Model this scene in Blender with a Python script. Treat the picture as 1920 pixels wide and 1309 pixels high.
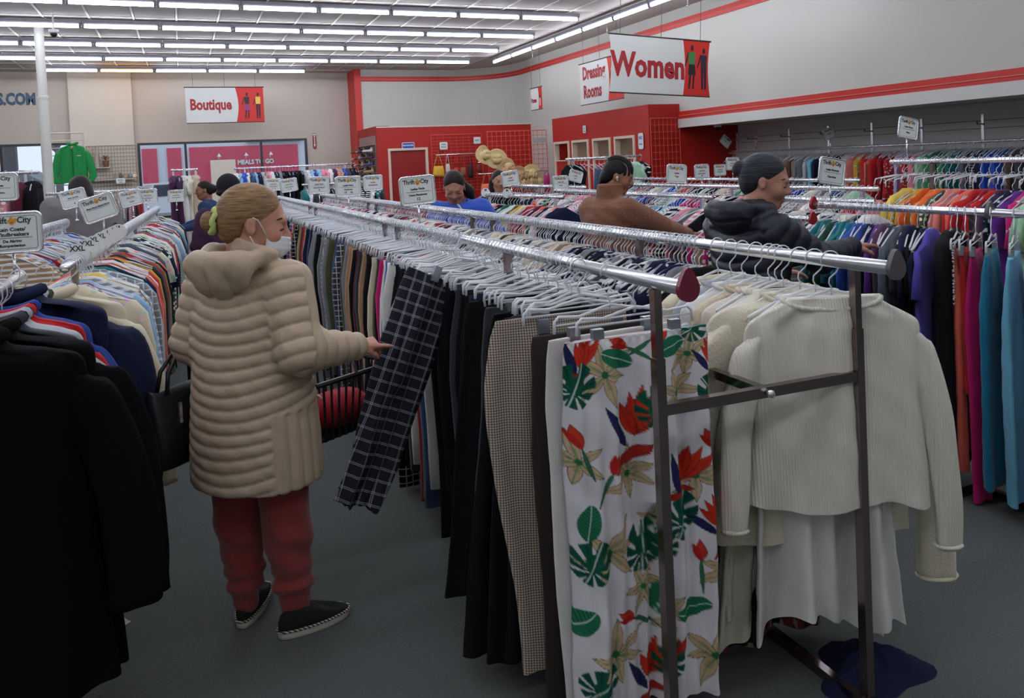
import bpy, math, random, zlib
import numpy as np
from mathutils import Vector, Matrix, Euler

for _o in list(bpy.data.objects):
    bpy.data.objects.remove(_o)
SC = bpy.context.scene
COL = SC.collection
PI = math.pi

# ------------------------------------------------------------------ camera, world, exposure
CAM_H = 1.6
YAW, PITCH, ROLL = 0.40567, 0.03204, -0.045666
F_PX, CY_PX = 1440.0, 348.0
cam_data = bpy.data.cameras.new('camera')
cam = bpy.data.objects.new('camera', cam_data)
COL.objects.link(cam)
cam_data.sensor_fit = 'HORIZONTAL'
cam_data.sensor_width = 36.0
cam_data.lens = 36.0 * F_PX / 1920.0
cam_data.shift_y = -(1309 / 2 - CY_PX) / 1920.0
cam_data.clip_start = 0.05
cam_data.clip_end = 200
_F = Vector((math.sin(YAW) * math.cos(PITCH), math.cos(YAW) * math.cos(PITCH), -math.sin(PITCH)))
_R = Vector((math.cos(YAW), -math.sin(YAW), 0))
_U = _R.cross(_F)
_c, _s = math.cos(ROLL), math.sin(ROLL)
_R2 = _c * _R + _s * _U
_U2 = -_s * _R + _c * _U
_m = Matrix((_R2, _U2, -_F)).transposed().to_4x4()
_m.translation = (0, 0, CAM_H)
cam.matrix_world = _m
SC.camera = cam

world = bpy.data.worlds.new('overcast_sky')
SC.world = world
world.use_nodes = True
_bg = world.node_tree.nodes['Background']
_bg.inputs[0].default_value = (0.80, 0.88, 1.0, 1)
_bg.inputs[1].default_value = 1.15
TUBE_POWER = 25.0
SC.view_settings.view_transform = 'Standard'
SC.view_settings.look = 'None'
SC.view_settings.gamma = 1
SC.view_settings.use_curve_mapping = False
SC.view_settings.exposure = 0.0

SC.cycles.max_bounces = 4
SC.cycles.diffuse_bounces = 2
SC.cycles.glossy_bounces = 2
SC.cycles.transmission_bounces = 2
SC.cycles.transparent_max_bounces = 8

# ------------------------------------------------------------------ helpers
def lin(c):
    c = c / 255.0
    return c / 12.92 if c <= 0.04045 else ((c + 0.055) / 1.055) ** 2.4

def rgb(*c):
    if len(c) == 1: c = c[0]
    return (lin(c[0]), lin(c[1]), lin(c[2]), 1)

class NT:
    """small wrapper for node building"""
    def __init__(s, name):
        s.m = bpy.data.materials.new(name); s.m.use_nodes = True
        s.t = s.m.node_tree; s.b = s.t.nodes['Principled BSDF']; s.out = s.t.nodes['Material Output']
    def n(s, typ, **kw):
        x = s.t.nodes.new(typ)
        for k, v in kw.items(): setattr(x, k, v)
        return x
    def l(s, a, b): s.t.links.new(a, b)
    def math(s, op, a, b=None, c=None):
        x = s.n('ShaderNodeMath', operation=op)
        for i, v in enumerate((a, b, c)):
            if v is None: continue
            if isinstance(v, (int, float)): x.inputs[i].default_value = v
            else: s.l(v, x.inputs[i])
        return x.outputs[0]
    def mix(s, f, a, b):
        x = s.n('ShaderNodeMix', data_type='RGBA')
        for i, v in ((0, f), (6, a), (7, b)):
            if isinstance(v, (int, float)): x.inputs[i].default_value = v
            elif isinstance(v, tuple): x.inputs[i].default_value = v
            else: s.l(v, x.inputs[i])
        return x.outputs[2]

MATS = {}
def mat(name, col, rough=0.6, metal=0.0, bump=0.0, scale=60.0, var=0.0, spec=0.5, emit=None, estr=0.0, sheen=0.0):
    """plain procedural material: colour with noise variation and fine relief"""
    if name in MATS: return MATS[name]
    q = NT(name); b = q.b
    c = rgb(col)
    b.inputs['Base Color'].default_value = c
    b.inputs['Roughness'].default_value = rough
    b.inputs['Metallic'].default_value = metal
    b.inputs['Specular IOR Level'].default_value = spec
    if sheen: b.inputs['Sheen Weight'].default_value = sheen
    if var or bump:
        tc = q.n('ShaderNodeTexCoord'); no = q.n('ShaderNodeTexNoise')
        no.inputs['Scale'].default_value = scale; no.inputs['Detail'].default_value = 4
        q.l(tc.outputs['Object'], no.inputs['Vector'])
        if var:
            lo = tuple(max(0, x * (1 - var)) for x in c[:3]) + (1,)
            hi = tuple(min(1, x * (1 + var)) for x in c[:3]) + (1,)
            q.l(q.mix(no.outputs['Fac'], lo, hi), b.inputs['Base Color'])
        if bump:
            bp = q.n('ShaderNodeBump'); bp.inputs['Strength'].default_value = bump; bp.inputs['Distance'].default_value = 0.004
            q.l(no.outputs['Fac'], bp.inputs['Height']); q.l(bp.outputs['Normal'], b.inputs['Normal'])
    if emit:
        b.inputs['Emission Color'].default_value = rgb(emit); b.inputs['Emission Strength'].default_value = estr
    MATS[name] = q.m
    return q.m

class MB:
    """mesh builder: collects shapes of one part"""
    def __init__(s): s.v = []; s.f = []
    def add(s, vs, fs):
        k = len(s.v); s.v.extend([tuple(map(float, p)) for p in vs]); s.f.extend([tuple(i + k for i in f) for f in fs]); return s
    def box(s, x0, x1, y0, y1, z0, z1):
        return s.add([(x0,y0,z0),(x1,y0,z0),(x1,y1,z0),(x0,y1,z0),(x0,y0,z1),(x1,y0,z1),(x1,y1,z1),(x0,y1,z1)],
                     [(0,3,2,1),(4,5,6,7),(0,1,5,4),(1,2,6,5),(2,3,7,6),(3,0,4,7)])
    def tube(s, path, r, n=8, caps=True):
        path = [Vector(p) for p in path]; N = len(path)
        rs = r if isinstance(r, (list, tuple)) else [r] * N
        vs = []; fs = []; up = None
        for i, p in enumerate(path):
            t = (path[min(i+1, N-1)] - path[max(i-1, 0)]).normalized()
            if up is None: up = Vector((0,0,1)) if abs(t.z) < 0.9 else Vector((1,0,0))
            a = t.cross(up)
            if a.length < 1e-5: a = t.cross(Vector((0.3,1,0.2)))
            a.normalize(); b = a.cross(t).normalized(); up = b
            for k in range(n):
                an = 2*PI*k/n
                vs.append(p + (a*math.cos(an) + b*math.sin(an)) * rs[i])
        for i in range(N-1):
            for k in range(n):
                fs.append((i*n+k, i*n+(k+1)%n, (i+1)*n+(k+1)%n, (i+1)*n+k))
        if caps: fs += [tuple(range(n))[::-1], tuple((N-1)*n+k for k in range(n))]
        return s.add(vs, fs)
    def lathe(s, prof, n=16, c=(0,0,0), axis='z'):
        vs = []; fs = []
        for (r, z) in prof:
            for k in range(n):
                a = 2*PI*k/n; p = (r*math.cos(a), r*math.sin(a), z)
                if axis == 'x': p = (p[2], p[0], p[1])
                if axis == 'y': p = (p[0], p[2], p[1])
                vs.append((p[0]+c[0], p[1]+c[1], p[2]+c[2]))
        M = len(prof)
        for i in range(M-1):
            for k in range(n): fs.append((i*n+k, i*n+(k+1)%n, (i+1)*n+(k+1)%n, (i+1)*n+k))
        fs += [tuple(range(n))[::-1], tuple((M-1)*n+k for k in range(n))]
        return s.add(vs, fs)
    def prism(s, poly, d0, d1, axis='y'):
        """polygon (a,b) pairs extruded along axis; axis y: (a,b)->(x,z)"""
        n = len(poly)
        def P(a, b, d): return {'y': (a, d, b), 'x': (d, a, b), 'z': (a, b, d)}[axis]
        vs = [P(a, b, d0) for a, b in poly] + [P(a, b, d1) for a, b in poly]
        fs = [tuple(range(n)), tuple(range(2*n-1, n-1, -1))] + [(i, i+n, (i+1)%n+n, (i+1)%n) for i in range(n)]
        return s.add(vs, fs)
    def grid(s, P):
        """P: array [r][c] of points -> quads"""
        R, C = len(P), len(P[0])
        return s.add([p for row in P for p in row], [(i*C+j, i*C+j+1, (i+1)*C+j+1, (i+1)*C+j) for i in range(R-1) for j in range(C-1)])
    def mesh(s, name, m=None, smooth=False):
        me = bpy.data.meshes.new(name); me.from_pydata(s.v, [], s.f)
        if m: me.materials.append(m)
        if smooth: me.polygons.foreach_set('use_smooth', [True]*len(me.polygons))
        me.update(); return me

def fixn(me):
    import bmesh
    bm = bmesh.new(); bm.from_mesh(me); bmesh.ops.recalc_face_normals(bm, faces=bm.faces); bm.to_mesh(me); bm.free()
    return me

def link(name, data, parent=None, loc=None, rot=None, scale=None):
    o = bpy.data.objects.new(name, data); COL.objects.link(o)
    if parent: o.parent = parent
    if loc is not None: o.location = loc
    if rot is not None: o.rotation_euler = rot
    if scale is not None: o.scale = scale if hasattr(scale, '__len__') else (scale,)*3
    return o

def part(name, mb, m, parent=None, smooth=False, loc=None, rot=None, label=None, kind=None):
    me = mb if isinstance(mb, bpy.types.Mesh) else fixn(mb.mesh(name, m, smooth))
    o = link(name, me, parent, loc, rot)
    if label: o['label'] = label
    if kind: o['kind'] = kind
    return o

def tag(o, label, cat, group=None, kind=None):
    o['label'] = label
    if cat: o['category'] = cat
    if group: o['group'] = group
    if kind: o['kind'] = kind
    return o

def thing(name, label, cat, loc=(0,0,0), rz=0.0, group=None, rot=None):
    o = link(name, None, None, loc, rot if rot else (0,0,rz)); o.empty_display_size = 0.1
    return tag(o, label, cat, group)

def struct(name, mb, m, parent=None, label=None, smooth=False):
    o = part(name, mb, m, parent, smooth)
    if parent is None: o['kind'] = 'structure'
    if label: o['label'] = label
    return o

def setmat(o, m, i=0):
    s = o.material_slots[i]; s.link = 'OBJECT'; s.material = m

_fontcache = {}
def text_mesh(txt, size, m, extrude=0.002, bold=0.0, align='CENTER', xscale=1.0, shear=0.0, space=1.0):
    """lettering as mesh: reads along +x, up +y, front +z"""
    key = (txt, size, m.name, extrude, bold, align, xscale, shear, space)
    if key in _fontcache: return _fontcache[key]
    cu = bpy.data.curves.new('lettering', 'FONT'); cu.body = txt; cu.size = size; cu.extrude = extrude
    cu.offset = bold; cu.align_x = align; cu.align_y = 'CENTER'; cu.resolution_u = 2; cu.shear = shear; cu.space_character = space
    ob = bpy.data.objects.new('lettering', cu)
    me = bpy.data.meshes.new_from_object(ob)
    me.name = 'lettering'
    bpy.data.objects.remove(ob); bpy.data.curves.remove(cu)
    if xscale != 1.0:
        for v in me.vertices: v.co.x *= xscale
    me.materials.clear(); me.materials.append(m)
    _fontcache[key] = me
    return me

RNG = random.Random(7)
ORD = ['zeroth','first','second','third','fourth','fifth','sixth','seventh','eighth','ninth','tenth','eleventh','twelfth','thirteenth','fourteenth','fifteenth','sixteenth','seventeenth','eighteenth','nineteenth','twentieth']
TENS = {2:'twenty',3:'thirty',4:'forty',5:'fifty',6:'sixty',7:'seventy',8:'eighty',9:'ninety'}
def ordinal(n):
    if n <= 20: return ORD[n]
    if n >= 100: return 'hundred-and-' + ordinal(n-100) if n > 100 else 'hundredth'
    t, u = divmod(n, 10)
    return TENS[t][:-1] + 'ieth' if u == 0 else TENS[t] + '-' + ORD[u]
# ------------------------------------------------------------------ the room
XL, XR, XA = -7.5, 8.6, 9.94          # left wall, upper right wall, alcove back wall
YF, YW = -5.0, 21.6                    # wall behind the camera, window wall
ZC = 4.27

def carpet_mat():
    q = NT('charcoal_carpet'); b = q.b
    tc = q.n('ShaderNodeTexCoord')
    n1 = q.n('ShaderNodeTexNoise'); n1.inputs['Scale'].default_value = 105; n1.inputs['Detail'].default_value = 6; n1.inputs['Roughness'].default_value = 0.75
    mp = q.n('ShaderNodeMapping'); mp.inputs['Scale'].default_value = (1.0, 2.3, 1.0); mp.inputs['Rotation'].default_value = (0, 0, 0.4)
    q.l(tc.outputs['Object'], mp.inputs['Vector']); q.l(mp.outputs['Vector'], n1.inputs['Vector'])
    n2 = q.n('ShaderNodeTexNoise'); n2.inputs['Scale'].default_value = 3; n2.inputs['Detail'].default_value = 3
    q.l(tc.outputs['Object'], n2.inputs['Vector'])
    c1 = q.mix(n1.outputs['Fac'], rgb(38,41,40), rgb(138,143,139))
    c2 = q.mix(q.math('MULTIPLY', n2.outputs['Fac'], 0.3), c1, rgb(72,76,74))
    q.l(c2, b.inputs['Base Color']); b.inputs['Roughness'].default_value = 0.95; b.inputs['Specular IOR Level'].default_value = 0.15
    bp = q.n('ShaderNodeBump'); bp.inputs['Strength'].default_value = 0.6; bp.inputs['Distance'].default_value = 0.004
    q.l(n1.outputs['Fac'], bp.inputs['Height']); q.l(bp.outputs['Normal'], b.inputs['Normal'])
    return q.m

M_carpet = carpet_mat()
M_wall = mat('off_white_wall_paint', (206,205,196), 0.75, bump=0.08, scale=90, var=0.02)
M_beige = mat('warm_beige_wall_paint', (196,186,172), 0.75, bump=0.08, scale=90, var=0.03)
M_cream = mat('cream_pilaster_paint', (212,204,188), 0.75, bump=0.08, scale=90, var=0.02)
M_red = mat('signal_red_wall_paint', (176,26,16), 0.55, bump=0.06, scale=80, var=0.05)
M_redband = mat('red_trim_paint', (206,48,36), 0.5, var=0.04, scale=40)
M_reddark = mat('dark_red_groove_paint', (150,22,18), 0.5)
M_grey = mat('grey_slat_board', (216,210,205), 0.8, var=0.05, scale=8)
M_soffit = mat('soffit_white_paint', (214,214,208), 0.6)
M_frame = mat('black_window_frame', (18,20,24), 0.4)
M_creamtrim = mat('cream_door_trim', (222,200,178), 0.55)
M_tile = mat('grey_acoustic_tile', (198,191,184), 0.9, bump=0.25, scale=120, var=0.10)
M_tbar = mat('white_ceiling_bar', (232,228,220), 0.5)
M_steel = mat('chromed_steel', (236,238,242), 0.24, metal=0.95)
M_darksteel = mat('dark_chrome_post', (150,138,136), 0.2, metal=1.0)
M_white = mat('white_enamel', (226,228,226), 0.45)
M_black = mat('black_plastic', (16,16,18), 0.45)
M_wire = mat('thin_dark_wire', (70,70,72), 0.4, metal=0.6)

def glass_mat():
    q = NT('window_glass')
    tr = q.n('ShaderNodeBsdfTransparent'); tr.inputs[0].default_value = (0.96, 0.98, 1, 1)
    gl = q.n('ShaderNodeBsdfGlossy'); gl.inputs['Roughness'].default_value = 0.03
    mx = q.n('ShaderNodeMixShader'); mx.inputs[0].default_value = 0.06
    q.l(tr.outputs[0], mx.inputs[1]); q.l(gl.outputs[0], mx.inputs[2]); q.l(mx.outputs[0], q.out.inputs[0])
    return q.m
M_glass = glass_mat()

floor_ = struct('floor', MB().box(XL-.2, XA+.2, YF-.2, YW+.2, -0.1, 0), M_carpet, label='dark charcoal low-pile carpet of the shop floor')

# window wall with two openings
W1 = (-0.975, 3.213, 0.55, 2.48)
W2 = (-6.6, -2.45, 0.55, 2.54)
mb = MB()
y0, y1 = YW, YW+.25
mb.box(XL, W2[0], y0, y1, 0, ZC); mb.box(W2[0], W2[1], y0, y1, 0, W2[2]); mb.box(W2[0], W2[1], y0, y1, W2[3], ZC)
mb.box(W2[1], W1[0], y0, y1, 0, ZC); mb.box(W1[0], W1[1], y0, y1, 0, W1[2]); mb.box(W1[0], W1[1], y0, y1, W1[3], ZC)
mb.box(W1[1], 4.8, y0, y1, 0, ZC)
struct('wall_window', mb, M_beige, label='warm beige front wall with the shop windows')
struct('trim_1', MB().box(-2.42, -1.03, YW-.14, YW-.002, 0, ZC), M_cream, label='cream pilaster between the two shop windows')
def window(name, W, mulls, label):
    x0, x1, z0, z1 = W; t = .055
    yy0, yy1 = YW-.03, YW+.12
    m = MB().box(x0, x1, yy0, yy1, z1-t, z1).box(x0, x1, yy0, yy1, z0, z0+t).box(x0, x0+t, yy0, yy1, z0+t, z1-t).box(x1-t, x1, yy0, yy1, z0+t, z1-t)
    w = struct(name, m, M_frame, label=label)
    xs = [x0] + mulls + [x1]
    for mx in mulls: part('mullion', MB().box(mx-.03, mx+.03, yy0, yy1, z0+t, z1-t), M_frame, w)
    for a, b in zip(xs[:-1], xs[1:]):
        part('pane', MB().box(a+.04, b-.04, YW+.05, YW+.058, z0+t, z1-t), M_glass, w)
    return w
window('window_1', W1, [0.14, 2.01], 'wide black-framed shop window below the boutique sign')
window('window_2', W2, [-3.9, -5.2], 'black-framed shop window left of the white column')

# left wall and wall behind the camera
struct('wall_left', MB().box(XL-.2, XL, YF, YW+.2, 0, ZC), M_wall)
struct('wall_rear', MB().box(XL, XA+.2, YF-.2, YF, 0, ZC), M_wall)

# back wall above the manager block with a rounded corner into the right wall
Yb0, Yb1, Rc = 18.575, 20.75, 1.7
Xblk = 4.435
path = [(Xblk, Yb1)] + [(XR-Rc + Rc*math.sin(a), Yb1-Rc + Rc*math.cos(a)) for a in np.linspace(0, PI/2, 14)] + [(XR, YF)]
def ribbon(z0, z1, off, pth=path, th=.1):
    a = []; n = len(pth)
    for i, (x, y) in enumerate(pth):
        x0, y0 = pth[max(i-1,0)]; x1, y1 = pth[min(i+1,n-1)]
        tx, ty = x1-x0, y1-y0; l = math.hypot(tx, ty); nx, ny = -ty/l, tx/l   # outward (away from room)
        a.append(((x - nx*off, y - ny*off), (x - nx*off + nx*th, y - ny*off + ny*th)))
    m = MB()
    for i in range(n-1):
        (p0, q0), (p1, q1) = a[i], a[i+1]
        m.add([(*p0,z0),(*p1,z0),(*p1,z1),(*p0,z1),(*q0,z0),(*q1,z0),(*q1,z1),(*q0,z1)], [(0,1,2,3),(4,7,6,5),(0,3,7,4),(1,5,6,2),(3,2,6,7),(0,4,5,1)])
    return m
struct('wall_right_upper', ribbon(2.10, ZC, 0), M_wall, label='off-white upper wall curving round the far corner')
for k, (z0, z1) in enumerate(((3.93, 3.99), (4.0, 4.065))):
    struct('trim_%d' % (2+k), ribbon(z0, z1, .02, th=.03), M_redband, label='red painted band high on the curving wall')
struct('trim_4', MB().box(Xblk-.0, Xblk+.16, Yb1-.03, Yb1+.0, 0, ZC).box(Xblk-.02, Xblk, Yb1-.03, YW, 0, ZC), M_redband, label='red vertical trim beside the beige wall')
# manager block
mb = MB().box(Xblk, Xblk+.1, Yb0, Yb1, 0, 2.6).box(Xblk+.1, 4.75, Yb0, Yb0+.1, 0, 2.6).box(5.66, XR, Yb0, Yb0+.1, 0, 2.56).box(4.75, 5.66, Yb0, Yb0+.1, 1.98, 2.58)
struct('wall_manager', mb, M_red, label='red wall of the manager office block')
struct('trim_5', MB().box(Xblk, XR, Yb0-.012, Yb0-.002, 2.555, 2.585), M_cream, label='pale edge along the top of the red block')
dr = struct('door_1', MB().box(4.75, 5.66, Yb0+.04, Yb0+.085, 0.01, 1.98), mat('red_door_paint', (150,20,14), 0.4), label='red manager door below the blue sign')
part('door_frame', MB().box(4.695, 4.755, Yb0-.03, Yb0+.1, 0, 2.04).box(5.655, 5.715, Yb0-.03, Yb0+.1, 0, 2.04).box(4.755, 5.655, Yb0-.03, Yb0+.1, 1.98, 2.04), M_creamtrim, dr)
part('door_handle', MB().tube([(5.55,Yb0+.04,1.0),(5.55,Yb0-.02,1.0),(5.44,Yb0-.02,1.0)], .012, 8), M_steel, dr)

# dressing room box on the right
Yd0, Yd1, Xb = 11.942, 15.905, 7.909
mb = MB(); doors = [(12.42,13.16),(13.31,14.03),(14.21,14.95),(15.09,15.83)]
prev = Yd0
for a, b in doors:
    mb.box(Xb, Xb+.08, prev, a, 0, 2.52); mb.box(Xb, Xb+.08, a, b, 1.99, 2.52); prev = b
mb.box(Xb, Xb+.08, prev, Yd1, 0, 2.52)
mb.box(Xb+.08, XR, Yd0, Yd0+.08, 0, 2.52); mb.box(Xb+.08, XR, Yd1-.08, Yd1, 0, 2.52)
struct('wall_dressing', mb, M_red, label='red dressing-room block under the white wall')
M_wood = mat('pale_birch_panel', (214,190,160), 0.6, var=0.06, scale=6)
struct('wall_dressing_inner', MB().box(8.57, 8.6, Yd0+.08, Yd1-.08, 0, 2.1).box(Xb+.08, 8.57, Yd0+.09, Yd0+.12, 0, 2.1), M_wood, label='pale wood wall inside the dressing stalls')
for k, (a, b) in enumerate(doors):
    d = struct('door_%d' % (k+2), MB().box(Xb+.01, Xb+.05, a+.05, b-.05, .2, 1.54), M_red, label='red half-height dressing stall door')
    part('door_frame', MB().box(Xb-.03, Xb+.09, a, a+.05, 0, 1.985).box(Xb-.03, Xb+.09, b-.05, b, 0, 1.985).box(Xb-.03, Xb+.09, a+.05, b-.05, 1.935, 1.985), M_creamtrim, d)
    part('top_rail', MB().box(Xb-.005, Xb+.055, a+.05, b-.05, 1.54, 1.565), M_creamtrim, d)
    if k < 3: part('partition', MB().box(Xb+.08, 8.57, b+.03, b+.07, 0, 2.1), M_wood, d)

struct('wall_right_lower', MB().box(XR, XR+.1, Yd1, Yb1, 0, 2.1), M_wall, label='off-white wall beside the hat display')
struct('wall_right_outer', MB().box(XA+.2, XA+.3, YF, YW, 0, ZC), M_wall)

# lower band, soffit and alcove on the right
struct('trim_6', MB().box(XR-.03, XR, YF, Yd0-.002, 2.285, 2.375).box(XR-.024, XR, YF, Yd0-.002, 2.28, 2.285).box(XR-.034, XR, YF, Yd0-.002, 2.235, 2.28), M_redband, label='red band running along the wall above the alcove')
struct('trim_7', MB().box(XR-.037, XR-.03, YF, Yd0-.002, 2.292, 2.300), mat('pale_stripe', (232,150,130), 0.5), label='thin pale stripe in the lower red band')
struct('soffit', MB().box(XR-.05, XR+.02, YF, Yd0-.002, 2.075, 2.235), M_soffit, label='white bulkhead edge over the alcove')
struct('ceiling_alcove', MB().box(XR+.02, XA+.2, YF, Yd0-.002, 2.10, 2.2), mat('alcove_ceiling_paint', (222,218,212), 0.8), label='low ceiling of the wall-rack alcove')
struct('wall_alcove_end', MB().box(XR, XA, Yd0, Yd0+.08, 0, 2.1), M_red, label='red end wall of the alcove')
wa = struct('wall_alcove', MB().box(XA+.02, XA+.2, YF, Yd0, 0, 2.1), mat('dark_board_joint', (84,78,75), 0.9), label='grey boarded back wall of the alcove')
for i, (z0, z1) in enumerate(((0.0,.48),(.49,.87),(.88,1.26),(1.27,1.58),(1.59,1.745),(1.752,1.85),(1.857,2.098))):
    part('slat_board', MB().box(XA, XA+.02, YF, Yd0-.003, z0, z1), M_grey, wa)

# column
def col_mesh():
    return MB().lathe([(.079,0),(.079,3.0),(.086,3.0),(.086,3.04),(.073,3.05),(.073,ZC)], 24)
cc = part('column', col_mesh(), M_wall, smooth=False, loc=(-2.06, 15.0, 0)); cc['kind'] = 'structure'; cc['label'] = 'round white steel column left of the green jacket'

# wall lettering
M_bluegrey = mat('slate_blue_lettering', (72,98,120), 0.6)
t = link('wall_lettering', text_mesh('S.COM', .38, M_bluegrey, .004, .020, 'RIGHT', .70), None, (-3.12, YW-.006, 3.605), (PI/2,0,0)); tag(t, 'large slate-blue letters on the wall above left window', 'lettering')

# ------------------------------------------------------------------ ceiling
cl = struct('ceiling', MB().box(XL-.2, XA+.2, YF-.2, YW+.2, ZC, ZC+.15), M_tile, label='suspended ceiling of grey tiles in white bars')
TX, TY = .655, .964
gx0 = 6.62; gy0 = 20.9
tile_me = fixn(MB().add([(-TX/2+.012,-TY/2+.012,0),(TX/2-.012,-TY/2+.012,0),(TX/2-.012,TY/2-.012,0),(-TX/2+.012,TY/2-.012,0),(-TX/2+.03,-TY/2+.03,-.012),(TX/2-.03,-TY/2+.03,-.012),(TX/2-.03,TY/2-.03,-.012),(-TX/2+.03,TY/2-.03,-.012)],
   [(0,1,2,3),(4,7,6,5),(0,4,5,1),(1,5,6,2),(2,6,7,3),(3,7,4,0)]).mesh('ceiling_tile', M_tile))
nxl, nyl = 16, 11
for i in range(nxl+2):
    for j in range(nyl):
        link('ceiling_tile', tile_me, cl, (gx0+.655 - TX*(i+.5), gy0 - TY*(j+.5), ZC-.001))
bar = fixn(MB().box(-.014,.014,-TY*nyl/2,TY*nyl/2,-.022,0).mesh('ceiling_bar', M_tbar))
for i in range(nxl+3): link('ceiling_bar', bar, cl, (gx0+.655-TX*i, gy0-TY*nyl/2, ZC-.001))
bar2 = fixn(MB().box(-TX*(nxl+2)/2,TX*(nxl+2)/2,-.006,.006,-.018,0).mesh('cross_bar', M_tbar))
for j in range(nyl+1): link('cross_bar', bar2, cl, (gx0+.655-TX*(nxl+2)/2, gy0-TY*j, ZC-.001))

# ------------------------------------------------------------------ fluorescent fixtures
M_tube = mat('lit_white_tube', (255,255,255), 0.5, emit=(236,240,255), estr=TUBE_POWER)
M_tubewarm = mat('lit_warm_tube', (255,220,180), 0.5, emit=(255,190,120), estr=TUBE_POWER*.75)
M_house = mat('lamp_housing', (120,120,128), 0.4, metal=0.3)
FL = 1.165
house_me = fixn(MB().prism([(-.05,.10),(.05,.10),(.05,.055),(.03,.035),(-.03,.035),(-.05,.055)], -FL/2, FL/2, 'x').mesh('housing', M_house))
clip_me = fixn(MB().prism([(-.03,.05),(.03,.05),(.02,-.03),(-.02,-.03)], FL/2-.035, FL/2-.005, 'x').mesh('lamp_holder', M_house))
tube_me = fixn(MB().tube([(-FL/2+.036,0,0),(FL/2-.036,0,0)], .027, 6).mesh('tube', M_tube, True))
tubew_me = tube_me.copy(); tubew_me.materials.clear(); tubew_me.materials.append(M_tubewarm)
ROWS = [20.2 - 1.93*i for i in range(12)]
XEND = 6.84
def fixture(x, y, rz, label, group, me=tube_me, z=4.13):
    t = thing('ceiling_lamp', label, 'light', (x, y, z), rz, group)
    link('housing', house_me, t); link('lamp_holder', clip_me, t); link('lamp_holder', clip_me, t, (-FL+.04,0,0)); link('tube', me, t)
    return t
for r, y in enumerate(ROWS):
    xe = XEND if r else 3.07
    n = 11 if r else 5
    for k in range(n):
        x = xe - FL/2 - k*(FL+.008)
        if r == 5 and k in (5, 6): continue        # two dark places in the nearest row
        warm = (r == 0 and k == 3)
        lab = 'warm orange fluorescent lamp above the pilaster' if warm else '%s lamp from the right end of the %s ceiling row' % (ordinal(k+1), ['far','second','third','fourth','fifth','sixth','seventh','eighth','ninth','tenth','eleventh','twelfth'][r] + (' farthest' if r else 'thest'))
        fixture(x, y, 0, lab, 'fluorescent ceiling lamps', tubew_me if warm else tube_me)
for k in range(9):
    fixture(7.38, 18.0 - FL/2 - k*(FL+.008), PI/2, '%s lamp from the far end of the strip along right wall' % ordinal(k+1), 'lamps along the right wall', z=4.1)
# ------------------------------------------------------------------ fabrics
PAL = dict(black=(17,17,20), charcoal=(58,60,66), grey=(128,130,134), navy=(28,34,62), white=(226,226,220), ivory=(224,220,200), cream=(222,212,184),
  beige=(206,188,160), tan=(176,140,104), camel=(160,112,72), brown=(92,66,52), taupe=(142,122,108), olive=(78,80,56), teal=(20,110,112), aqua=(134,186,190), mint=(166,214,176),
  lime=(182,196,60), mustard=(206,160,44), yellow=(232,206,92), orange=(240,110,40), coral=(232,110,90), salmon=(226,134,120), red=(196,36,40), crimson=(156,24,40),
  burgundy=(92,24,44), pink=(232,140,160), magenta=(200,30,110), purple=(102,44,140), plum=(72,34,70), violet=(92,80,180), blue=(40,80,180), cobalt=(34,64,150), denim=(58,84,124),
  sky=(150,188,220), lightblue=(110,180,206), green=(44,130,80), forest=(30,76,56), lilac=(186,170,210), rust=(160,70,44), silver=(180,184,190), slate=(86,98,112), tealblue=(20,116,146))
NICE = {'lightblue':'light blue','tealblue':'teal blue','sky':'pale blue'}
def cname(c): return NICE.get(c, c)

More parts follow.
